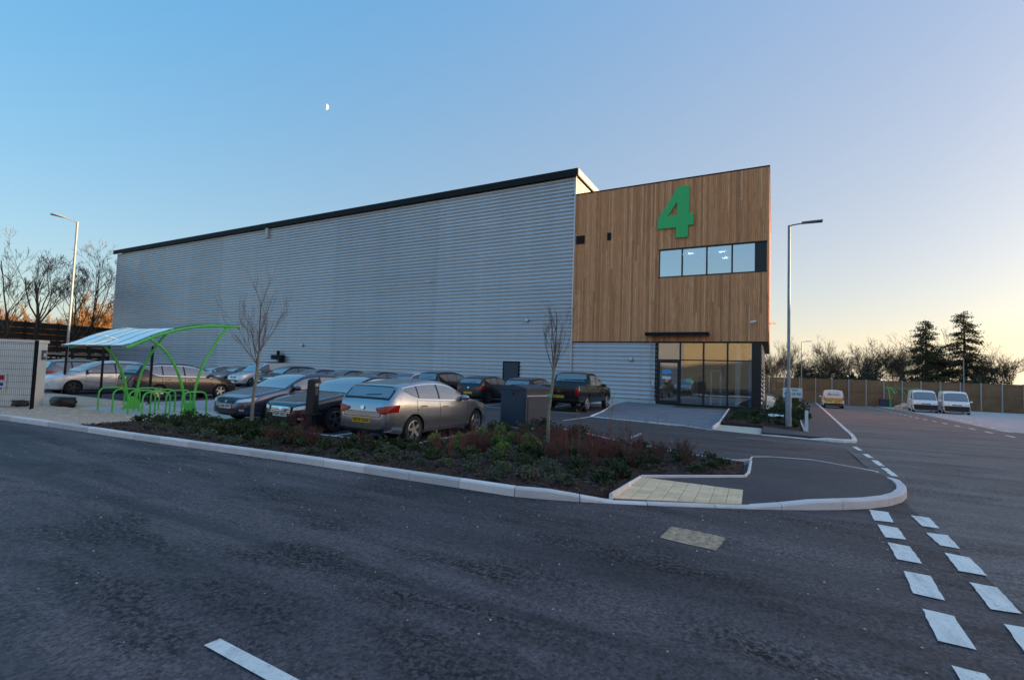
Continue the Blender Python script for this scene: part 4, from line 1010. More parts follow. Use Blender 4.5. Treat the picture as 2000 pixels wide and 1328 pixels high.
make_car('hatchback', 'silver hatchback parked rear out beside the planting bed, nearest car', 'car', 'hatch', P_SILVER, (-8.25, 10.45, 0), UP, 'cars in the near parking row', trim='chrome', rearplate='GP10 GXX')
make_car('saloon_car', 'dark navy saloon with a chrome grille, nose out behind the black charging post', 'car', 'saloon', P_NAVY, (-11.05, 10.65, 0), DN, 'cars in the near parking row', rim='alloy_dark', trim='chrome', plate='YG59 UKO', chrome_grille=True)
make_car('hatchback', 'slate blue hatchback, nose to the planting bed, first car right of the green shelter', 'car', 'hatch', P_SLATE, (-13.95, 10.80, 0), DN, 'cars in the near parking row', rim='alloy_dark', plate='LK08 WPY')
make_car('people_carrier', 'dark taupe people carrier seen side on behind the green bike shelter', 'car', 'estate', P_TAUPE, (-24.75, 13.05, 0), UP, 'cars in the near parking row', trim='chrome', rearplate='')
make_car('estate_car', 'pale silver car with its nose to the road behind the left street lamp', 'car', 'estate', P_LIGHT, (-29.9, 11.9, 0), DN, 'cars in the near parking row', rim='alloy_dark')
make_car('estate_car', 'grey estate car at the far left, rear showing beside the kiosk', 'car', 'estate', P_GREY2, (-33.2, 12.9, 0), UP, 'cars in the near parking row')
G2 = 'cars parked along the warehouse wall'
make_car('pickup_truck', 'black double cab pickup truck parked at the right end of the warehouse row', 'truck', 'pickup', P_BLACK, (-8.60, 23.35, 0), UP, G2, rearplate='AM12 ROK')
make_car('hatchback', 'dark hatchback half hidden behind the grey cabinet, left of the pickup', 'car', 'hatch', P_BLACK, (-11.5, 24.1, 0), UP, G2)
make_car('hatchback', 'graphite hatchback showing its red tail lights, left of the dark fire door', 'car', 'hatch', P_GREY, (-14.45, 24.3, 0), UP, G2, rim='alloy_dark', rearplate='')
make_car('estate_car', 'black estate car just above the silver hatchback roof', 'car', 'estate', P_BLACK, (-17.3, 24.3, 0), UP, G2)
make_car('hatchback', 'white hatchback with its windscreen showing over the silver hatchback', 'car', 'hatch', P_WHITE, (-20.2, 23.9, 0), DN, G2)
make_car('hatchback', 'dark grey hatchback between the white one and the dark saloon in the wall row', 'car', 'hatch', P_GREY, (-23.0, 23.9, 0), DN, G2, rim='alloy_dark')
make_car('saloon_car', 'black saloon right of the deep blue car in the wall row', 'car', 'saloon', P_BLACK, (-25.9, 24.0, 0), DN, G2)
make_car('hatchback', 'deep blue hatchback in the wall row', 'car', 'hatch', P_BLUE, (-28.7, 23.9, 0), DN, G2)
make_car('estate_car', 'black people carrier between the silver van and the deep blue car', 'car', 'estate', P_BLACK, (-31.5, 23.9, 0), DN, G2)
def van_ladder(t, X, sec, S, end_panel):
    b = MB(); b.bx(-1.2, -.2, -.6, .6, 1.86, 1.90); b.build('roof_rack', MAT['black'], t)
make_car('panel_van', 'silver panel van in the wall row behind the left young tree', 'van', 'smallvan', P_LIGHT, (-34.4, 23.8, 0), DN, G2, extra=van_ladder)
make_car('hatchback', 'pale blue grey hatchback at the left end of the wall row', 'car', 'hatch', P_GREY2, (-37.4, 23.8, 0), DN, G2)
make_car('hatchback', 'silver hatchback far left in the wall row behind the shelter roof', 'car', 'hatch', P_LIGHT, (-40.4, 23.8, 0), DN, G2)
def chevrons(t, X, sec, S, end_panel):
    L = S['L']; x = X(L)-.013; hw = S['W']/2
    back = MB(); back.bx(x-.002, x+.006, -hw*.82, hw*.82, .62, 1.05); p = back.build('chevron_board', MAT['lemon'], t)
    for sg in (1, -1):
        for k in range(5):
            y0 = sg*(.02+k*.17); b = MB(); pts = [(y0, .62), (y0+sg*.085, .62), (y0+sg*.085-sg*.0+sg*.16*0, .62)]
            q = [(x-.006, y0, 1.04), (x-.006, y0+sg*.06, 1.04), (x-.006, min(.72, y0*sg+.06+.16)*sg, .63), (x-.006, min(.70, y0*sg+.16)*sg, .63)]
            b.add(q, [(0, 1, 2, 3)]); me = b.mesh('red_stripe', MAT['red'])
            if me.polygons[0].normal.x > 0: me.flip_normals()
            link('red_stripe', me, p)
    for k in range(7):
        b = MB(); b.bx(x+.000, x+.008, -.6+k*.18, -.49+k*.18, 1.70, 1.735); b.build('hazard_strip', MAT['red' if k % 2 else 'plate_yellow'], t)
    o3 = link('lettering', text_mesh('Morrison', .26, MAT['blue'], .001, .003), t); o3.rotation_euler = (R(90), 0, R(-90)); o3.location = (x-.001, 0, 1.42)
zv = g(5.9, 60)
make_car('service_van', 'white service van with red and yellow chevrons at the end of the road', 'van', 'smallvan', P_WHITE, (5.55, 61, g(5.55, 61)), R(88), 'white vans in the yard', extra=chevrons)
make_car('panel_van', 'white van facing the road beside the green shelter, left of two', 'van', 'bigvan', P_WHITE, (13.4, 63.2, g(13.4, 63)), R(-96), 'white vans in the yard')
make_car('panel_van', 'white van facing the road, right of two by the timber fence', 'van', 'bigvan', P_WHITE, (15.65, 62.6, g(15.65, 62.6)), R(-98), 'white vans in the yard')

# ------------------------------------------------------------------ street furniture
def street_lamp(name, label, loc, h, armdir, arm=.62, tilt=.03, lantern=.55):
    t = thing(name, label, 'street lamp', loc, armdir, 'street lamps')
    MB().lathe([(.001, 0), (.10, 0), (.10, 1.25), (.085, 1.34), (.052, 1.38)], 14).build('base', MAT['galv'], t, 40)
    MB().lathe([(.052, 1.38), (.048, h-.05), (.045, h), (.001, h)], 12).build('pole', MAT['galv'], t, 40)
    MB().tube([(0, 0, h-.06), (.10, 0, h+.0), (arm, 0, h+.02+tilt*arm)], .026, 8).build('arm', MAT['galv'], t, 40)
    b = MB(); z = h+.02+tilt*arm
    b.add([(arm-.10, -.06, z-.02), (arm-.10, .06, z-.02), (arm-.10, .06, z+.05), (arm-.10, -.06, z+.05), (arm+lantern, -.13, z-.02+tilt*lantern), (arm+lantern, .13, z-.02+tilt*lantern), (arm+lantern, .10, z+.035+tilt*lantern), (arm+lantern, -.10, z+.035+tilt*lantern)],
          [(0, 1, 2, 3), (7, 6, 5, 4), (0, 4, 5, 1), (1, 5, 6, 2), (2, 6, 7, 3), (3, 7, 4, 0)])
    b.mesh; me = b.mesh('lantern', MAT['galv_dark']); fix(me); link('lantern', me, t)
    MB().box((.10, 0, .5), (.012, .08, .3)).build('access_door', MAT['galv_dark'], t) if h > 7 else None
    return t
street_lamp('street_lamp', 'tall grey street lamp at the right corner of the timber office', (.53, 20.5, .1), 7.42, 0, .5, .02)
street_lamp('street_lamp', 'tall grey street lamp at the left behind the mesh fence', (-29.95, 10.55, 0), 8.35, R(-100), .55, .10, .42)
street_lamp('street_lamp', 'smaller far street lamp beside the road and timber fence', (3.2, 70, g(3.2, 70)+.08), 7.6, 0, .5)
street_lamp('street_lamp', 'distant pale lamp pole behind the white vans', (20.5, 78, g(20, 78)), 6.4, R(180), .3)
# street name sign
t = thing('street_sign', 'white street name sign on two posts behind the right street lamp', 'sign', (1.05, 33.0, g(1.05, 33)), R(4))
for x in (-.42, .42): MB().bx(x-.03, x+.03, -.03, .03, 0, 1.55).build('post', MAT['galv'], t)
MB().bx(-.50, .50, -.05, -.032, 1.02, 1.58).build('board', MAT['white'], t)
for txt, sz, z in (('PRIVATE', .12, 1.45), ('MAPLE RD', .19, 1.23)):
    o3 = link('lettering', text_mesh(txt, sz, MAT['blue'], .001, .004), t); o3.rotation_euler = (R(90), 0, 0); o3.location = (.02, -.054, z)
# feeder cabinet
t = thing('electrical_cabinet', 'dark grey steel cabinet with a sloping top at the bed edge', 'cabinet', (-6.42, 12.95, .08), R(-18))
MB().bx(-.62, .62, -.62, .62, -.05, .10).build('plinth', MAT['concrete'], t)
b = MB(); b.bx(-.52, .52, -.52, .52, .102, 1.16); b.build('body', MAT['cabinet'], t)
b = MB(); b.add([(-.55, -.55, 1.162), (.55, -.55, 1.162), (.55, .55, 1.162), (-.55, .55, 1.162), (-.55, -.55, 1.22), (.55, -.55, 1.22), (.55, .55, 1.22), (-.55, .55, 1.22), (0, -.55, 1.31), (0, .55, 1.31)],
  [(3, 2, 1, 0), (0, 1, 5, 8, 4), (2, 3, 7, 9, 6), (1, 2, 6, 5), (3, 0, 4, 7), (4, 8, 9, 7), (8, 5, 6, 9)]); b.build('lid', MAT['cabinet'], t)
MB().bx(-.44, .44, -.535, -.522, .16, .94).build('door', MAT['cabinet'], t); MB().bx(.522, .535, -.44, .44, .16, .96).build('door', MAT['cabinet'], t)
MB().bx(-.03, .03, -.56, -.537, 1.03, 1.09).build('lock', MAT['black'], t); MB().bx(.522, .545, -.50, .50, .985, 1.02).build('trim_strip', MAT['trim_pale'], t)
for x in (-.33, .33): MB().bx(x-.03, x+.03, -.55, -.537, .2, .25).build('lock', MAT['black'], t)
# charging post
cx_, cy_ = gpix(606, 851); t = thing('charging_post', 'black electric car charging post in front of the dark navy saloon', 'charger', (cx_, cy_, .06), R(12))
b = MB(); b.bx(-.085, .085, -.09, .09, -.04, .46); b.build('post', MAT['black'], t); MB().bx(-.20, .20, -.13, .13, .462, .50).build('collar', MAT['black'], t)
b = MB(); b.prism([(-.115, -.10), (.115, -.10), (.115, .10), (-.115, .10)], .502, 1.36)
b.v = [(x, y+(.05 if (z > 1 and y < 0) else 0), z-(.04 if (z > 1 and y < 0) else 0)) for x, y, z in b.v]; b.build('housing', MAT['black'], t)
MB().bx(.117, .127, -.05, .05, .95, 1.12).build('socket', MAT['galv_dark'], t); MB().bx(.117, .125, -.06, .06, 1.16, 1.24).build('display', MAT['trim_pale'], t)
# kiosk with poster
u_ = Vector((.848, .531)); n_ = Vector((.531, -.848)); K_ = Vector(gpix(66, 797)); mid = K_-u_*2.6
t = thing('substation_kiosk', 'pale grey kiosk at the left edge behind the mesh fence', 'kiosk', (mid.x, mid.y, 0.03), math.atan2(.531, .848))
MB().bx(-2.6, 2.6, 0, .34, 0, 2.16).build('wall', MAT['kiosk'], t); MB().bx(-2.64, 2.63, -.03, .37, 2.162, 2.25).build('roof', MAT['kiosk'], t)
for x in (-1.6, -.1): MB().bx(x+.02, x+1.46, -.022, -.002, .12, 2.0).build('door', MAT['kiosk'], t)
MB().bx(2.602, 2.65, .12, .26, 1.6, 1.92).build('meter_box', MAT['galv_dark'], t); MB().bx(2.652, 2.657, .15, .23, 1.7, 1.82).build('meter_window', MAT['white'], t)
# poster on the mesh fence / kiosk
pl = K_-u_*1.15
t = thing('notice_board', 'small white notice with red and blue print on the kiosk', 'sign', (pl.x+n_.x*.03, pl.y+n_.y*.03, .55), math.atan2(.531, .848))
MB().bx(-.75, .25, -.012, 0, 0, .60).build('board', MAT['white'], t)
MB().bx(-.10, .18, -.017, -.013, .36, .52).build('flag_print', MAT['red'], t); MB().bx(-.12, .16, -.017, -.013, .17, .27).build('blue_print', MAT['blue'], t)
for k in range(7): MB().bx(-.70+k*.125, -.62+k*.125, -.017, -.013, .05, .10).build('small_print', MAT['blue'], t)
for k in range(3): MB().bx(-.66+k*.16, -.54+k*.16, -.017, -.013, .22, .50).build('large_print', MAT['blue' if k != 1 else 'red'], t)
# black mesh fences
def mesh_fence(label, p0, p1, h, posts, z0=.03):
    p0, p1 = Vector(p0), Vector(p1); d = (p1-p0); L = d.length
    t = thing('mesh_fence', label, 'fence', (p0.x, p0.y, z0), math.atan2(d.y, d.x), 'black mesh fences')
    for a in posts: MB().bx(a-.035, a+.035, -.035, .035, 0, h+.06).build('post', MAT['fence_black'], t)
    for a, b in zip(posts, posts[1:]):
        m = MB(); k = a+.06
        while k < b-.04: m.tube([(k, .04, .06), (k, .04, h)], .0028, 3, False); k += .06
        z = .08
        while z < h: m.tube([(a, .046, z), (b, .046, z)], .0045, 3, False); z += .2
        o = m.build('mesh_panel', MAT['fence_black'], t); o['kind'] = 'stuff'
e0 = Vector(gpix(61, 803)); e1 = e0-u_*7.8
mesh_fence('black welded mesh fence in front of the pale kiosk', e0, e1, 2.15, [0, 2.6, 5.2, 7.8])
mesh_fence('black welded mesh fence across the car park behind the bike shelter', (-21.5, 10.2), (-29.3, 10.3), 2.2, [0, 4.1, 7.8])
for (x, y, s, lab) in ((*gpix(38, 797), .20, 'black rubble sack at the foot of the kiosk'), (*gpix(124, 796), .32, 'larger black rubble sack left of the bike hoops')):
    bm = bmesh.new(); bmesh.ops.create_cube(bm, size=2); bmesh.ops.subdivide_edges(bm, edges=bm.edges[:], cuts=3, use_grid_fill=True); r = random.Random(int(x*100))
    for v in bm.verts: v.co = v.co.lerp(v.co.normalized()*1.2, .45)*r.uniform(.86, 1.1); v.co.x *= s*1.35; v.co.y *= s*.8; v.co.z *= s*.55
    me = bpy.data.meshes.new('sack'); bm.to_mesh(me); bm.free(); me.materials.append(MAT['black']); me.shade_smooth(); o = link('rubble_sack', me); o.location = (x, y, .06+.45*s); tag(o, lab, 'sack', 'black sacks by the kiosk')
# bike shelter
def arc(pts, n=14):
    fs = [pchip([(i, p[k]) for i, p in enumerate(pts)]) for k in range(3)]; m = len(pts)-1
    return [(fs[0](m*i/n), fs[1](m*i/n), fs[2](m*i/n)) for i in range(n+1)]
SC = [(7.10, 2.06), (7.37, 2.19), (7.78, 2.42), (8.41, 2.68), (9.09, 2.86), (9.75, 2.945), (10.45, 2.97)]
def shelter(label, loc, rz=0.0, sc=1.0, group=None, poly='poly'):
    t = thing('bike_shelter', label, 'bike shelter', loc, rz, group); ox, oy = -18.2, 8.8
    xs = (-16.42, -19.98)
    for x in xs:
        X_ = x-ox
        MB().tube(arc([(X_, y-oy, z) for y, z in SC]), .048, 8).build('roof_beam', MAT['green_frame'], t, 40)
        MB().tube(arc([(X_, 8.86-oy, 0), (X_, 8.72-oy, .8), (X_, 8.45-oy, 1.55), (X_, 8.05-oy, 2.1), (X_, 7.70-oy, 2.36)]), .042, 8).build('leg', MAT['green_frame'], t, 40)
        MB().tube(arc([(X_, 9.04-oy, 0), (X_, 9.10-oy, .9), (X_, 9.32-oy, 1.7), (X_, 9.62-oy, 2.3), (X_, 10.02-oy, 2.93)]), .042, 8).build('leg', MAT['green_frame'], t, 40)
        b = MB(); b.add([(X_-.015, 8.72-oy, 0), (X_+.015, 8.72-oy, 0), (X_+.015, 9.2-oy, 0), (X_-.015, 9.2-oy, 0), (X_-.015, 8.84-oy, .42), (X_+.015, 8.84-oy, .42), (X_+.015, 9.08-oy, .42), (X_-.015, 9.08-oy, .42)], [(3, 2, 1, 0), (4, 5, 6, 7), (0, 1, 5, 4), (1, 2, 6, 5), (2, 3, 7, 6), (3, 0, 4, 7)]); b.build('gusset', MAT['green_frame'], t)
        MB().bx(X_-.2, X_+.2, 8.68-oy, 9.24-oy, -.005, .015).build('base_plate', MAT['green_frame'], t)
    S2 = [(y, z+.065) for y, z in SC]; f = pchip(S2)
    xa, xb = -20.45, -16.475; n = 5
    for i in range(n if poly else 0):
        a, b_ = xa+(xb-xa)*i/n+.012, xa+(xb-xa)*(i+1)/n-.012
        P = [[(x-ox, y-oy, f(y)) for y in [7.02+(10.5-7.02)*j/14 for j in range(15)]] for x in (a, b_)]
        m = MB(); m.grid(P); m.grid([[(p[0], p[1], p[2]+.008) for p in row] for row in P]); m.build('roof_sheet', MAT[poly], t, 40)
    for i in range(n+1):
        x = xa+(xb-xa)*i/n; P = [[(x+e-ox, y-oy, f(y)+.014) for y in [7.02+(10.5-7.02)*j/14 for j in range(15)]] for e in (-.018, .018)]
        m = MB(); m.grid(P); m.build('glazing_bar', MAT['galv_dark' if poly else 'green_frame'], t, 40)
    for y in (7.05, 8.75, 10.48): MB().tube([(xa-ox, y-oy, f(y)-.03), (xb-ox, y-oy, f(y)-.03)], .022, 6).build('purlin', MAT['green_frame' if y > 8 else 'galv_dark'], t)
    t.scale = (sc, sc, sc); return t
shelter('green framed bike shelter with a clear curved roof left of the cars', (-18.2, 8.8, .012))
sh2 = shelter('distant green bike shelter against the timber fence left of the white vans', (14.6, 76.5, g(14.6, 76.5)), R(8), .85, None, None)
hp = MB(); hp.tube([(0, 0, 0), (0, 0, .56)]+[(0, .2-.2*math.cos(a), .56+.2*math.sin(a)) for a in (.4, .8, 1.2, 1.57)]+[(0, .55+.2*math.sin(a), .56+.2*math.cos(a)) for a in (.0, .4, .8, 1.2)]+[(0, .75, .56), (0, .75, 0)], .026, 8)
hme = hp.mesh('tube', MAT['green_frame'], 50); fl = MB(); fl.lathe([(.001, .012), (.07, .012), (.07, 0)], 10); fme = fl.mesh('flange', MAT['green_frame'])
HOOP = [(-19.76, 7.87), (-18.70, 7.83), (-17.60, 7.78), (-16.72, 7.76), (-19.05, 8.60), (-17.95, 8.56), (-16.20, 8.60), (-17.30, 8.7)]
for i, (x, y) in enumerate(HOOP):
    lab = 'green cycle hoop in the row nearest the gravel bed' if i < 4 else 'green cycle hoop in the rear row under the shelter'
    t = thing('cycle_hoop', lab, 'bike rack', (x, y, .012), R(rnd.uniform(-2, 2)), 'front cycle hoops' if i < 4 else 'rear cycle hoops')
    link('tube', hme, t)
    for yy in (0, .75): o = link('flange', fme, t); o.location = (0, yy, 0)
# timber fence behind the yard
t = thing('timber_fence', 'tall timber panel fence with pale steel posts at the end of the road', 'fence', (0, 81, -1.25))
xs = [1.54+1.94*k for k in range(-3, 31)]
pm_ = {}
for k, x in enumerate(xs):
    zt = 2.26+1.25; MB().bx(x-.055, x+.055, 80.9-81, 81.12-81, 0, zt+.03).build('post', MAT['post_grey'], t)
    if k+1 < len(xs):
        for a, b_, nm in ((.04, 1.78, 0), (1.80, zt-.04, 1)):
            key = nm
            if key not in pm_:
                m = MB(); nbd = 12; wd = (1.94-.13)/nbd
                for q in range(nbd): m.bx(.065+wd*q+.004, .065+wd*(q+1)-.004, -.02+(q % 2)*.014, .02+(q % 2)*.014, a, b_)
                m.bx(.065, 1.875, .036, .06, a+.1, a+.2); pm_[key] = m.mesh('panel', MAT['fence_wood'])
            o = link('panel', pm_[key], t); o.location = (x, 0, 0); o['kind'] = 'part' if False else ''
            del o['kind']
# dark boundary at the far left
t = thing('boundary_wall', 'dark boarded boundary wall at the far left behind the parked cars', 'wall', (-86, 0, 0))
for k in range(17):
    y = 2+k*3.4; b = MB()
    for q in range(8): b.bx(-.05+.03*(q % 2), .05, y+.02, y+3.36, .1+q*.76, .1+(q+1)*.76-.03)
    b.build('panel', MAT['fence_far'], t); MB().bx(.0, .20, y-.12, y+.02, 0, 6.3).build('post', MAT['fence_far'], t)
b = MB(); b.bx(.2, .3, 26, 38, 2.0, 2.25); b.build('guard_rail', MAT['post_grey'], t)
# yard cabinet, rubble heap, litter
t = thing('yard_cabinet', 'dark cabinet standing against the timber fence', 'cabinet', (13.2, 80.2, g(13, 80))); MB().bx(-.62, .62, -.35, .35, 0, .92).build('body', MAT['cabinet'], t); MB().bx(-.66, .66, -.39, .39, .922, 1.0).build('lid', MAT['cabinet'], t)
bm = bmesh.new(); bmesh.ops.create_icosphere(bm, subdivisions=3, radius=1); r = random.Random(4)
for v in bm.verts: v.co *= r.uniform(.75, 1.15); v.co.z = max(-.1, v.co.z)*.7
me = bpy.data.meshes.new('rubble'); bm.to_mesh(me); bm.free(); me.materials.append(MAT['gravel']); o = link('rubble_heap', me); o.location = (13.0, 68, g(13, 68)); tag(o, 'small heap of rubble left of the white vans', 'rubble')
b = MB(); b.add([(-.22, -.03, 0), (.22, -.03, .22), (.22, .03, .22), (-.22, .03, 0), (-.24, -.03, .07), (.20, -.03, .29), (.20, .03, .29), (-.24, .03, .07)], [(3, 2, 1, 0), (4, 5, 6, 7), (0, 1, 5, 4), (1, 2, 6, 5), (2, 3, 7, 6), (3, 0, 4, 7)])
px_, py_ = gpix(1243, 866); o = b.build('marker_stick', MAT['white']); o.location = (px_, py_, .12); o.rotation_euler = (0, 0, R(15)); o.scale = (.6, .8, .6); tag(o, 'short white marker stick leaning in the planting bed', 'marker')
r = random.Random(8); P = [[(-.45+.15*i, -.25+.12*j, r.uniform(.02, .16)) for j in range(5)] for i in range(7)]
b = MB(); b.grid(P); b.grid([[(p[0], p[1], p[2]-.02) for p in row] for row in P]); o = b.build('crumpled_sheet', MAT['white'], smooth=30); px_, py_ = gpix(1507, 823); o.location = (px_, py_, .16); tag(o, 'crumpled white plastic sheet on the bed by the office corner', 'litter')
b = MB(); b.bx(-.05, .05, -.05, .05, -.05, .75); o = b.build('marker_post', MAT['white']); px_, py_ = gpix(1574, 843); o.location = (1.06, 19.85, .0); tag(o, 'short white marker post at the corner of the right bed', 'post')
# moon
d = (_f*FPX+_r*(637-1000)-_u*(209-677)).normalized()
ri_ = (_r*.97-_u*.22).normalized(); up_ = d.cross(ri_).normalized(); mm = MB(); rad = 12
mm.grid([[(ri_*(math.cos(R(u))*math.sin(R(v)))+up_*math.sin(R(u))-d*(math.cos(R(u))*math.cos(R(v))))*rad for v in range(4, 91, 8)] for u in range(-88, 89, 8)])
o = mm.build('moon', M('moon_surface', (.6, .6, .6), 1, emit=((.80, .86, .98), .16)), smooth=180); o.location = Vector((0, 0, CAMH))+d*2500; o['kind'] = 'structure'

# ------------------------------------------------------------------ planting
def rot_about(d, ang, az):
    a = d.orthogonal().normalized(); a = Matrix.Rotation(az, 3, d) @ a; return (Matrix.Rotation(ang, 3, a) @ d).normalized()
def branch(mb, p, d, L, rad, depth, rg, o):
    pts = [p]; rr = [rad]; n = o.get('seg', 3)
    for i in range(n):
        d = (d+Vector((rg.gauss(0, o['j']), rg.gauss(0, o['j']), o['up']+rg.gauss(0, o['j']*.5)))).normalized(); p = p+d*(L/n); pts.append(p); rr.append(max(o['min'], rad*(1-(i+1)/n*.5)))
    mb.tube(pts, rr, 6 if rad > o.get('fat', .05) else 3, False)
    if depth <= 0: return
    for k in range(o['kids'] if isinstance(o['kids'], int) else rg.randint(*o['kids'])):
        t = rg.uniform(o.get('t0', .35), 1.0); i = min(n-1, int(t*n)); q = pts[i].lerp(pts[i+1], t*n-i)
        nd = rot_about(d, rg.uniform(*o['ang']), rg.uniform(0, 6.28)); branch(mb, q, nd, L*rg.uniform(*o['len']), max(o['min'], rr[i]*rg.uniform(.45, .7)), depth-1, rg, o)
def bare_tree(seed, h, trunk_r, o, mats, trunk_h, lean=(0, 0)):
    rg = random.Random(seed); tm = MB(); cm_ = MB()
    top = Vector((lean[0], lean[1], trunk_h)); pts = [Vector((0, 0, -.1)), top*.35+Vector((rg.uniform(-.04, .04)*trunk_h, 0, 0)), top*.7, top]
    tm.tube(pts, [trunk_r*1.15, trunk_r, trunk_r*.9, trunk_r*.8], 8, False)
    for k in range(o['main']):
        z = rg.uniform(o['zmin'], 1.0) if k else 1.0; p = top*z if z < 1 else top
        d = rot_about(Vector((0, 0, 1)), rg.uniform(*o['ang0']) if k else rg.uniform(0, .12), k*2.4+rg.uniform(-.4, .4)); branch(cm_, p, d, o.get('L', 1)*(h-trunk_h)*rg.uniform(.5, .72)*(1.15 if k == 0 else 1), trunk_r*(.65 if k == 0 else rg.uniform(.28, .46))*o.get('thin', 1), o['depth'], rg, o)
    return tm.mesh('trunk', mats[0], 60), cm_.mesh('crown', mats[1])
YO = dict(main=11, zmin=.76, ang0=(.35, .75), depth=3, kids=(2, 4), ang=(.2, .55), len=(.45, .7), j=.05, up=.12, min=.0018, fat=.010, t0=.2, L=.80, thin=.7)
for (x, y), h, th, lab, sd in ((gpix(490, 846), 4.0, 1.95, 'bare young tree in the planting bed in front of the slate blue car', 3), (gpix(1070, 876), 3.7, 2.05, 'bare young tree in the planting bed beside the dark grey cabinet', 8)):
    t = thing('young_tree', lab, 'tree', (x, y, .12), 0, 'young trees in the planting bed'); YO['ang0'] = (.30, .75) if sd == 3 else (.2, .5)
    a, b = bare_tree(sd, h, .040, YO, (MAT['bark_young'], MAT['twig']), th, (.10, .02)); link('trunk', a, t); link('crown', b, t)
    if sd == 8: MB().lathe([(.056, 1.08), (.058, 1.14)], 10).build('tie', MAT['notice_green'], t)
def leaf_quad(mb, p, d, L, w, rg):
    s = d.cross(Vector((rg.uniform(-1, 1), rg.uniform(-1, 1), rg.uniform(-1, 1)))).normalized()*w; up = d.cross(s).normalized()*w*.3
    mb.add([p, p+d*L*.5+s+up, p+d*L, p+d*L*.5-s+up], [(0, 1, 2), (0, 2, 3)])
def shrub_mesh(seed, rad, h, nros, nleaf, LL, LW, mat, upb=.5):
    rg = random.Random(seed); mb = MB(); lobes = [(Vector((rg.uniform(-.5, .5)*rad, rg.uniform(-.5, .5)*rad, 0)), rg.uniform(.5, .85)) for _ in range(5)]
    for i in range(nros):
        lb, sc_ = rg.choice(lobes); az = rg.uniform(0, 6.28); el = math.asin(rg.uniform(.05, 1)); q = rg.uniform(.55, 1.0)
        d = Vector((math.cos(az)*math.cos(el), math.sin(az)*math.cos(el), math.sin(el))); p = lb+Vector((d.x*rad*sc_*q, d.y*rad*sc_*q, d.z*h*sc_*q*1.1))
        for k in range(nleaf):
            ld = (d*.7+Vector((rg.gauss(0, .6), rg.gauss(0, .6), upb+rg.gauss(0, .4)))).normalized(); leaf_quad(mb, p, ld, LL*rg.uniform(.6, 1.2), LW*rg.uniform(.7, 1.2), rg)
    for k in range(8):
        a = rg.uniform(0, 6.28); mb.tube([(0, 0, 0), (math.cos(a)*rad*.5, math.sin(a)*rad*.5, h*.7)], .006, 3, False)
    return mb.mesh('shrub', mat)
SH = [shrub_mesh(1, .27, .30, 70, 9, .060, .016, MAT['leaf_dark']), shrub_mesh(2, .24, .24, 64, 9, .050, .015, MAT['leaf_grey']), shrub_mesh(3, .20, .32, 42, 11, .070, .014, MAT['leaf_bright'], .8), shrub_mesh(4, .30, .36, 84, 9, .065, .016, MAT['leaf_dark'])]
KIND = [('dark_shrub', 'dark green shrub', 'dark shrubs in the main bed'), ('grey_shrub', 'small grey green shrub', 'grey green shrubs in the main bed'), ('bright_shrub', 'bright green bushy shrub', 'bright shrubs in the main bed')]
rg = random.Random(42); spots = []
def try_spots(n, gen, mind, poly=BED1, edge=.22):
    k = 0; outp = []
    while len(outp) < n and k < n*200:
        k += 1; x, y = gen()
        if not inpoly(x, y, poly) or edge_dist(x, y, poly) < edge or (-9.5 < x < -6.7 and 7.25 < y < 8.5) or (-11.6 < x < -9.5 and 7.7 < y < 8.5): continue
        if any((x-a)**2+(y-b)**2 < mind**2 for a, b in spots): continue
        spots.append((x, y)); outp.append((x, y))
    return outp
LMK = [('in front of the slate blue car', -13.9, 7.6), ('by the left young tree', -12.0, 7.7), ('by the charging post', -10.2, 7.7), ('behind the silver hatchback', -8.3, 7.7), ('left of the grey cabinet', -6.9, 10.5), ('in front of the grey cabinet', -6.0, 11.8), ('by the right young tree', -4.8, 10.4), ('among the red stems', -4.2, 9.2), ('near the blister paving', -2.4, 7.9), ('at the pale edging of the car park lane', -2.6, 11.0), ('at the right tip of the bed', -1.1, 10.2), ('at the left tip of the bed', -14.6, 6.5), ('in the middle of the long kerb', -8.5, 6.6), ('where the kerb starts to drop', -4.0, 6.9), ('along the left half of the kerb', -11.5, 6.5)]
def region(x, y): return min(LMK, key=lambda q: (q[1]-x)**2+(q[2]-y)**2)[0]
def put(mesh, kind, x, y, sc_, base=.085, poly=BED1, meta=None):
    nm, lab, grp = meta or (KIND[kind][0], KIND[kind][1]+' '+region(x, y), KIND[kind][2]); o = link(nm, mesh); o.location = (x, y, soil_z(x, y, poly, base)-.02); o.rotation_euler = (rg.uniform(-.1, .1), rg.uniform(-.1, .1), rg.uniform(0, 6.28)); s = sc_*rg.uniform(.8, 1.2); o.scale = (s, s, s*rg.uniform(.85, 1.15)); tag(o, lab, 'shrub', grp)
for x, y in try_spots(17, lambda: (rg.uniform(-6.6, -4.4), rg.uniform(8.2, 11.0)), .36): put(SH[2], 2, x, y, .95)
for x, y in try_spots(46, lambda: (rg.uniform(-14.6, -6.6), rg.uniform(6.6, 8.2)), .42): put(SH[rg.choice((0, 3))], 0, x, y, .92)
for x, y in try_spots(26, lambda: (rg.uniform(-13, -2.0), rg.uniform(6.2, 7.0)), .46): put(SH[1], 1, x, y, .85)
for x, y in try_spots(34, lambda: (rg.uniform(-6.6, -1.9), rg.uniform(6.8, 9.4)), .44): put(SH[rg.choice((0, 1, 3))], 0, x, y, .85)
for x, y in try_spots(12, lambda: (rg.uniform(-6.9, -4.0), rg.uniform(11, 13)), .5): put(SH[3], 0, x, y, 1.0)
for x, y in try_spots(16, lambda: (rg.uniform(-2.6, -.5), rg.uniform(9.2, 11.2)), .45): put(SH[0], 0, x, y, .75)
for x, y in try_spots(12, lambda: (rg.uniform(-4.0, -2.0), rg.uniform(9.5, 11.8)), .6): put(SH[0], 0, x, y, .6)
spots = []
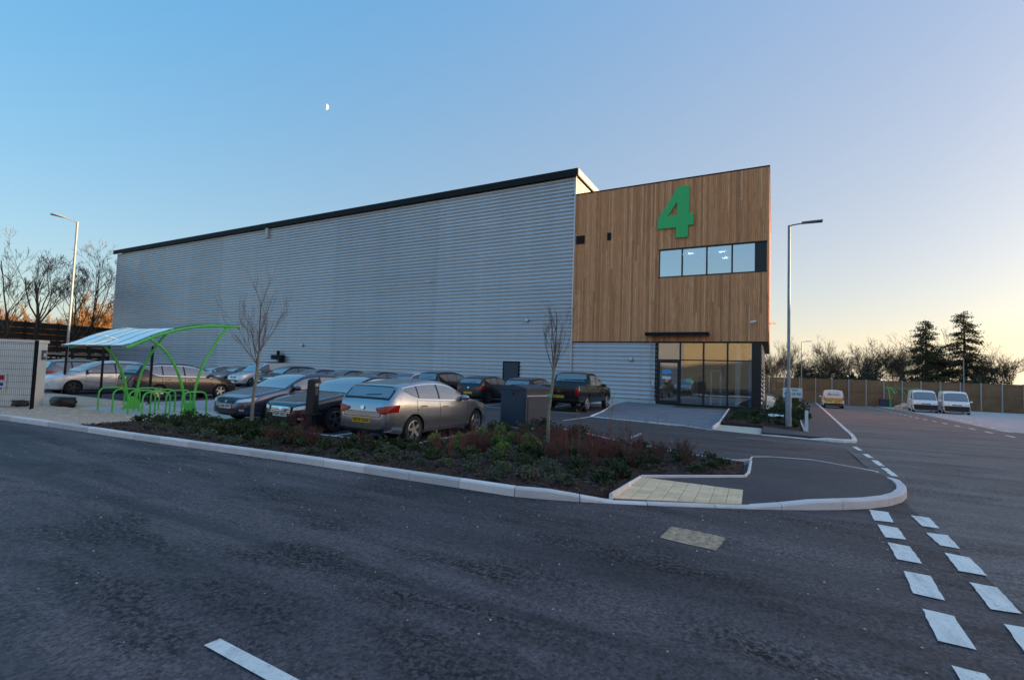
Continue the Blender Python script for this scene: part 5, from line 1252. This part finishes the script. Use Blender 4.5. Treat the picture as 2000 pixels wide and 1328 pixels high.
for x, y in try_spots(34, lambda: (rg.uniform(-2.0, .9), rg.uniform(20.3, 29.4)), .5, BED2, .25): put(SH[rg.choice((0, 3))], 0, x, y, .95, .09, BED2, ('ground_shrub', 'low dark shrub in the bed at the office corner, '+('nearest the buff paving strip' if y < 22.5 else 'by the crumpled white sheet' if y < 26 else 'close to the glazed front'), 'shrubs in the right bed'))
m3 = lambda y: ('hedge_shrub', 'dark hedge shrub along the footway, '+('just behind the right street lamp' if y < 27 else 'in front of the street name sign' if y < 33 else 'beyond the street name sign'), 'hedge along the footway')
for x, y in try_spots(40, lambda: (rg.uniform(.75, 1.5), rg.uniform(23, 46)), .5, BED2, .12): put(SH[3], 0, x, y, 2.1, .09, BED2, m3(y))
yf = shrub_mesh(9, .45, .5, 60, 9, .09, .03, MAT['yellow']); o = link('flowering_shrub', yf); o.location = (1.15, 30.5, g(1.15, 30.5)+.25); tag(o, 'yellow flowering shrub under the street name sign', 'shrub')
# red dogwood and tall dry stems
def stems(seed, n, h, spread, rad, mat, twigs=0):
    q = random.Random(seed); m = MB()
    for k in range(n):
        a = q.uniform(0, 6.28); s = q.uniform(0, spread); hh = h*q.uniform(.55, 1.0); e = Vector((math.cos(a)*s, math.sin(a)*s, hh)); mid_ = e*.5+Vector((q.uniform(-.03, .03), q.uniform(-.03, .03), 0)); m.tube([(math.cos(a)*.03, math.sin(a)*.03, -.02), mid_, e], [rad, rad*.8, rad*.5], 4, False)
        for j in range(twigs):
            tt = q.uniform(.4, 1); p = e*tt; m.tube([p, p+Vector((q.uniform(-.12, .12), q.uniform(-.12, .12), q.uniform(.02, .12)))], rad*.5, 3, False)
    return m.mesh('stems', mat)
RS = [stems(1, 12, .55, .18, .0042, MAT['red_stem'], 4), stems(2, 10, .70, .15, .0042, MAT['red_stem'], 5)]; DS = [stems(5, 3, 1.15, .2, .006, MAT['dry_stem'], 5), stems(6, 2, .95, .15, .005, MAT['dry_stem'], 6)]
for (px, py) in ((1140, 905), (1125, 880), (1160, 925), (1085, 900), (905, 905), (850, 905), (590, 860), (1100, 885), (1190, 900), (1075, 890), (1110, 910), (1150, 890), (1180, 915), (1205, 910), (1230, 890), (1250, 905), (925, 890), (575, 850), (880, 915)):
    x, y = gpix(px, py); o = link('dogwood', RS[rg.randint(0, 1)]); o.location = (x, y, .12); o.rotation_euler = (0, 0, rg.uniform(0, 6)); tag(o, 'young dogwood with bare red stems '+region(x, y), 'shrub', 'red stemmed dogwoods')
BS = [stems(21+k, 30, .36, .26, .0034, M('dull_brown_stem', (.105, .042, .034), .8), 3) for k in range(2)]
for x, y in [(rg.uniform(-5.9, -1.2), rg.uniform(8.0, 10.9)) for k in range(34)]+[(rg.uniform(-9.5, -6.8), rg.uniform(6.5, 7.2)) for k in range(6)]:
    if not inpoly(x, y, BED1) or edge_dist(x, y, BED1) < .3: continue
    o = link('brown_shrub', BS[rg.randint(0, 1)]); o.location = (x, y, soil_z(x, y, BED1, .085)-.01); o.rotation_euler = (0, 0, rg.uniform(0, 6)); tag(o, 'leafless red brown twiggy shrub '+region(x, y), 'shrub', 'red brown shrubs in the main bed')
for (px, py) in ((1195, 880), (1265, 870), (1210, 890), (1345, 890), (1225, 905), (1130, 915), (1110, 920), (1375, 888), (1160, 880), (1290, 880)):
    x, y = gpix(px, py); o = link('dry_stalk', DS[rg.randint(0, 1)]); o.location = (x, y, .10); o.rotation_euler = (0, 0, rg.uniform(0, 6)); s = rg.uniform(.7, 1.1); o.scale = (s, s, s); tag(o, 'tall dry bare stalk rising from the mulch at the right of the main bed', 'plant', 'dry stalks in the main bed')
# ------------------------------------------------------------------ background trees
BO = dict(main=8, zmin=.45, ang0=(.25, .65), depth=5, kids=(2, 3), ang=(.25, .65), len=(.48, .72), j=.08, up=.08, min=.013, fat=.12, t0=.3, L=.86)
for (px, topz, rt, lab, sd, dy) in ((10, 16.2, .17, 'leftmost bare tree before the dark boundary wall', 5, 0), (66, 15.5, .27, 'thick trunked bare tree before the dark boundary wall', 12, 0), (147, 14.6, .17, 'bare tree right behind the left street lamp', 23, 0), (173, 17.6, .17, 'tallest bare tree nearest the left end of the warehouse', 31, 0)):
    d = _f*FPX+_r*(px-1000)-_u*(690-677); k = -83/d.x; y = d.y*k; t = thing('bare_tree', lab, 'tree', (-83, y, 0), sd, 'bare trees at the far left')
    a, b = bare_tree(sd, topz, rt, BO, (MAT['bark_dark'], MAT['twig_far']), topz*.42, (.3, .2)); link('trunk', a, t); link('crown', b, t)
RB = dict(main=9, zmin=.2, ang0=(.3, 1.0), depth=4, kids=(3, 4), ang=(.3, .8), len=(.5, .8), j=.12, up=.04, min=.045, fat=.2, t0=.2)
rus = [bare_tree(50+k, 13, .3, RB, (MAT['bark_dark'], MAT['twig_rust']), 3.0) for k in range(2)]
far = [bare_tree(60+k, 9, .14, dict(RB, min=.014, zmin=.4, main=7, ang0=(.2, .7), up=.10), (MAT['bark_dark'], MAT['twig_far']), 3.2) for k in range(3)]
rg = random.Random(17)
for px in (-20, 8, 30, 48, 85, 100, 118, 178, 196, 210):
    d = _f*FPX+_r*(px-1000)-_u*(690-677); k = -(165+rg.uniform(0, 30))/d.x; t = thing('rusty_tree', 'sunlit rusty brown bare tree far behind the dark boundary wall', 'tree', (d.x*k, d.y*k, 0), rg.uniform(0, 6), 'sunlit trees at the far left')
    a, b = rg.choice(rus); link('trunk', a, t); link('crown', b, t); s = rg.uniform(.85, 1.05)*(1.25 if px > 170 else .95); t.scale = (s, s, s)
for i in range(26):
    x = -2+i*1.5+rg.uniform(-.5, .5); y = 92+rg.uniform(0, 22); t = thing('winter_tree', 'bare brown winter tree behind the timber fence, '+('left of the far street lamp' if x < 4 else 'above the service van' if x < 9 else 'above the dark yard cabinet' if x < 15 else 'left of the left conifer' if x < 20 else 'between the two conifers' if x < 25 else 'right of the taller conifer'), 'tree', (x, y, -1.3), rg.uniform(0, 6), 'winter trees behind the timber fence')
    a, b = rg.choice(far); link('trunk', a, t); link('crown', b, t); s = rg.uniform(.72, 1.0)*(1.1 if 13 < x < 19 else 1); t.scale = (s, s, s)
def cards(seed, rx, ry, rz_, n, size, mat, z0=0):
    q = random.Random(seed); m = MB(); lob = [(Vector((q.uniform(-.6, .6)*rx, q.uniform(-.6, .6)*ry, q.uniform(.2, .75)*rz_)), q.uniform(.35, .6)) for _ in range(9)]
    for i in range(n):
        c, s = q.choice(lob); v = Vector((q.gauss(0, 1), q.gauss(0, 1), q.gauss(0, 1))).normalized()*q.uniform(.5, 1)**.5; p = c+Vector((v.x*rx*s, v.y*ry*s, v.z*rz_*s)); p.z = max(.05, p.z)
        dd = Vector((q.gauss(0, 1), q.gauss(0, 1), q.gauss(0, .8))).normalized(); leaf_quad(m, p, dd, size*q.uniform(.6, 1.3), size*.35, q)
    return m.mesh('crown', mat)
hb_ = [cards(70+k, 2.6, 2.0, 4.6, 2600, .42, MAT['conifer']) for k in range(2)]
for i, x in enumerate((5.2, 7.2, 9.2, 11.2, 13.0, 19.6, 22.0, 24.4, 27.0)):
    t = thing('evergreen_bush', 'dark evergreen bush over the timber fence, '+('above the service van' if x < 8 else 'between the service van and the cabinet' if x < 12 else 'above the dark yard cabinet' if x < 15 else 'below the left conifer' if x < 23 else 'below the taller conifer'), 'bush', (x, 88+rg.uniform(0, 3), -1.3), rg.uniform(0, 6), 'evergreen bushes behind the timber fence'); link('foliage', hb_[i % 2], t); s = rg.uniform(.85, 1.02)*(1.0 if x < 14 else .9); t.scale = (s, s, s)
def conifer(seed, h, w, label, loc):
    q = random.Random(seed); t = thing('conifer_tree', label, 'tree', loc, 0, 'tall conifers behind the timber fence'); tm = MB(); tm.tube([(0, 0, 0), (.1, 0, h*.5), (0, 0, h)], [.35, .22, .03], 7, False); tm.build('trunk', MAT['bark_dark'], t)
    m = MB(); z = h*.16
    while z < h*.995:
        f = (z/h); prof = w*(1-f)**.55*(.72+.28*math.sin(min(1, f*3.0)*1.57)); L = prof*q.uniform(.55, 1.1); az = q.uniform(0, 6.28); n = max(12, int(L*52))
        if q.random() < .9:
            for i in range(n):
                u = q.uniform(.12, 1); r_ = L*u; dz = -.28*L*u*u+.10*L*u; p = Vector((math.cos(az)*r_, math.sin(az)*r_, z+dz))+Vector((q.gauss(0, .13+.16*u), q.gauss(0, .13+.16*u), q.gauss(0, .13)))
                leaf_quad(m, p, Vector((math.cos(az)+q.gauss(0, .7), math.sin(az)+q.gauss(0, .7), q.gauss(-.25, .5))).normalized(), q.uniform(.16, .32), .075, q)
            m.tube([(0, 0, z), (math.cos(az)*L*.6, math.sin(az)*L*.6, z), (math.cos(az)*L, math.sin(az)*L, z-.18*L)], [.05, .03, .015], 3, False)
        z += h*q.uniform(.005, .010)
    m.build('crown', MAT['conifer'], t)
conifer(5, 13.0, 4.6, 'left of two tall dark conifers behind the fence', (20.6, 95, -1.3))
conifer(9, 14.4, 4.9, 'right and taller of two dark conifers behind the fence', (25.3, 96, -1.3))
# low planting at the right edge of the yard
for i, (x, y) in enumerate(((10.9, 31.5), (11.6, 31.2), (12.4, 31.0), (13.2, 30.8))):
    o = link('yard_shrub', SH[3]); o.location = (x, y, g(x, y)+.02); o.scale = (1.6, 1.4, .9); tag(o, 'dark shrub at the right edge of the pale yard', 'shrub', 'shrubs at the yard edge')
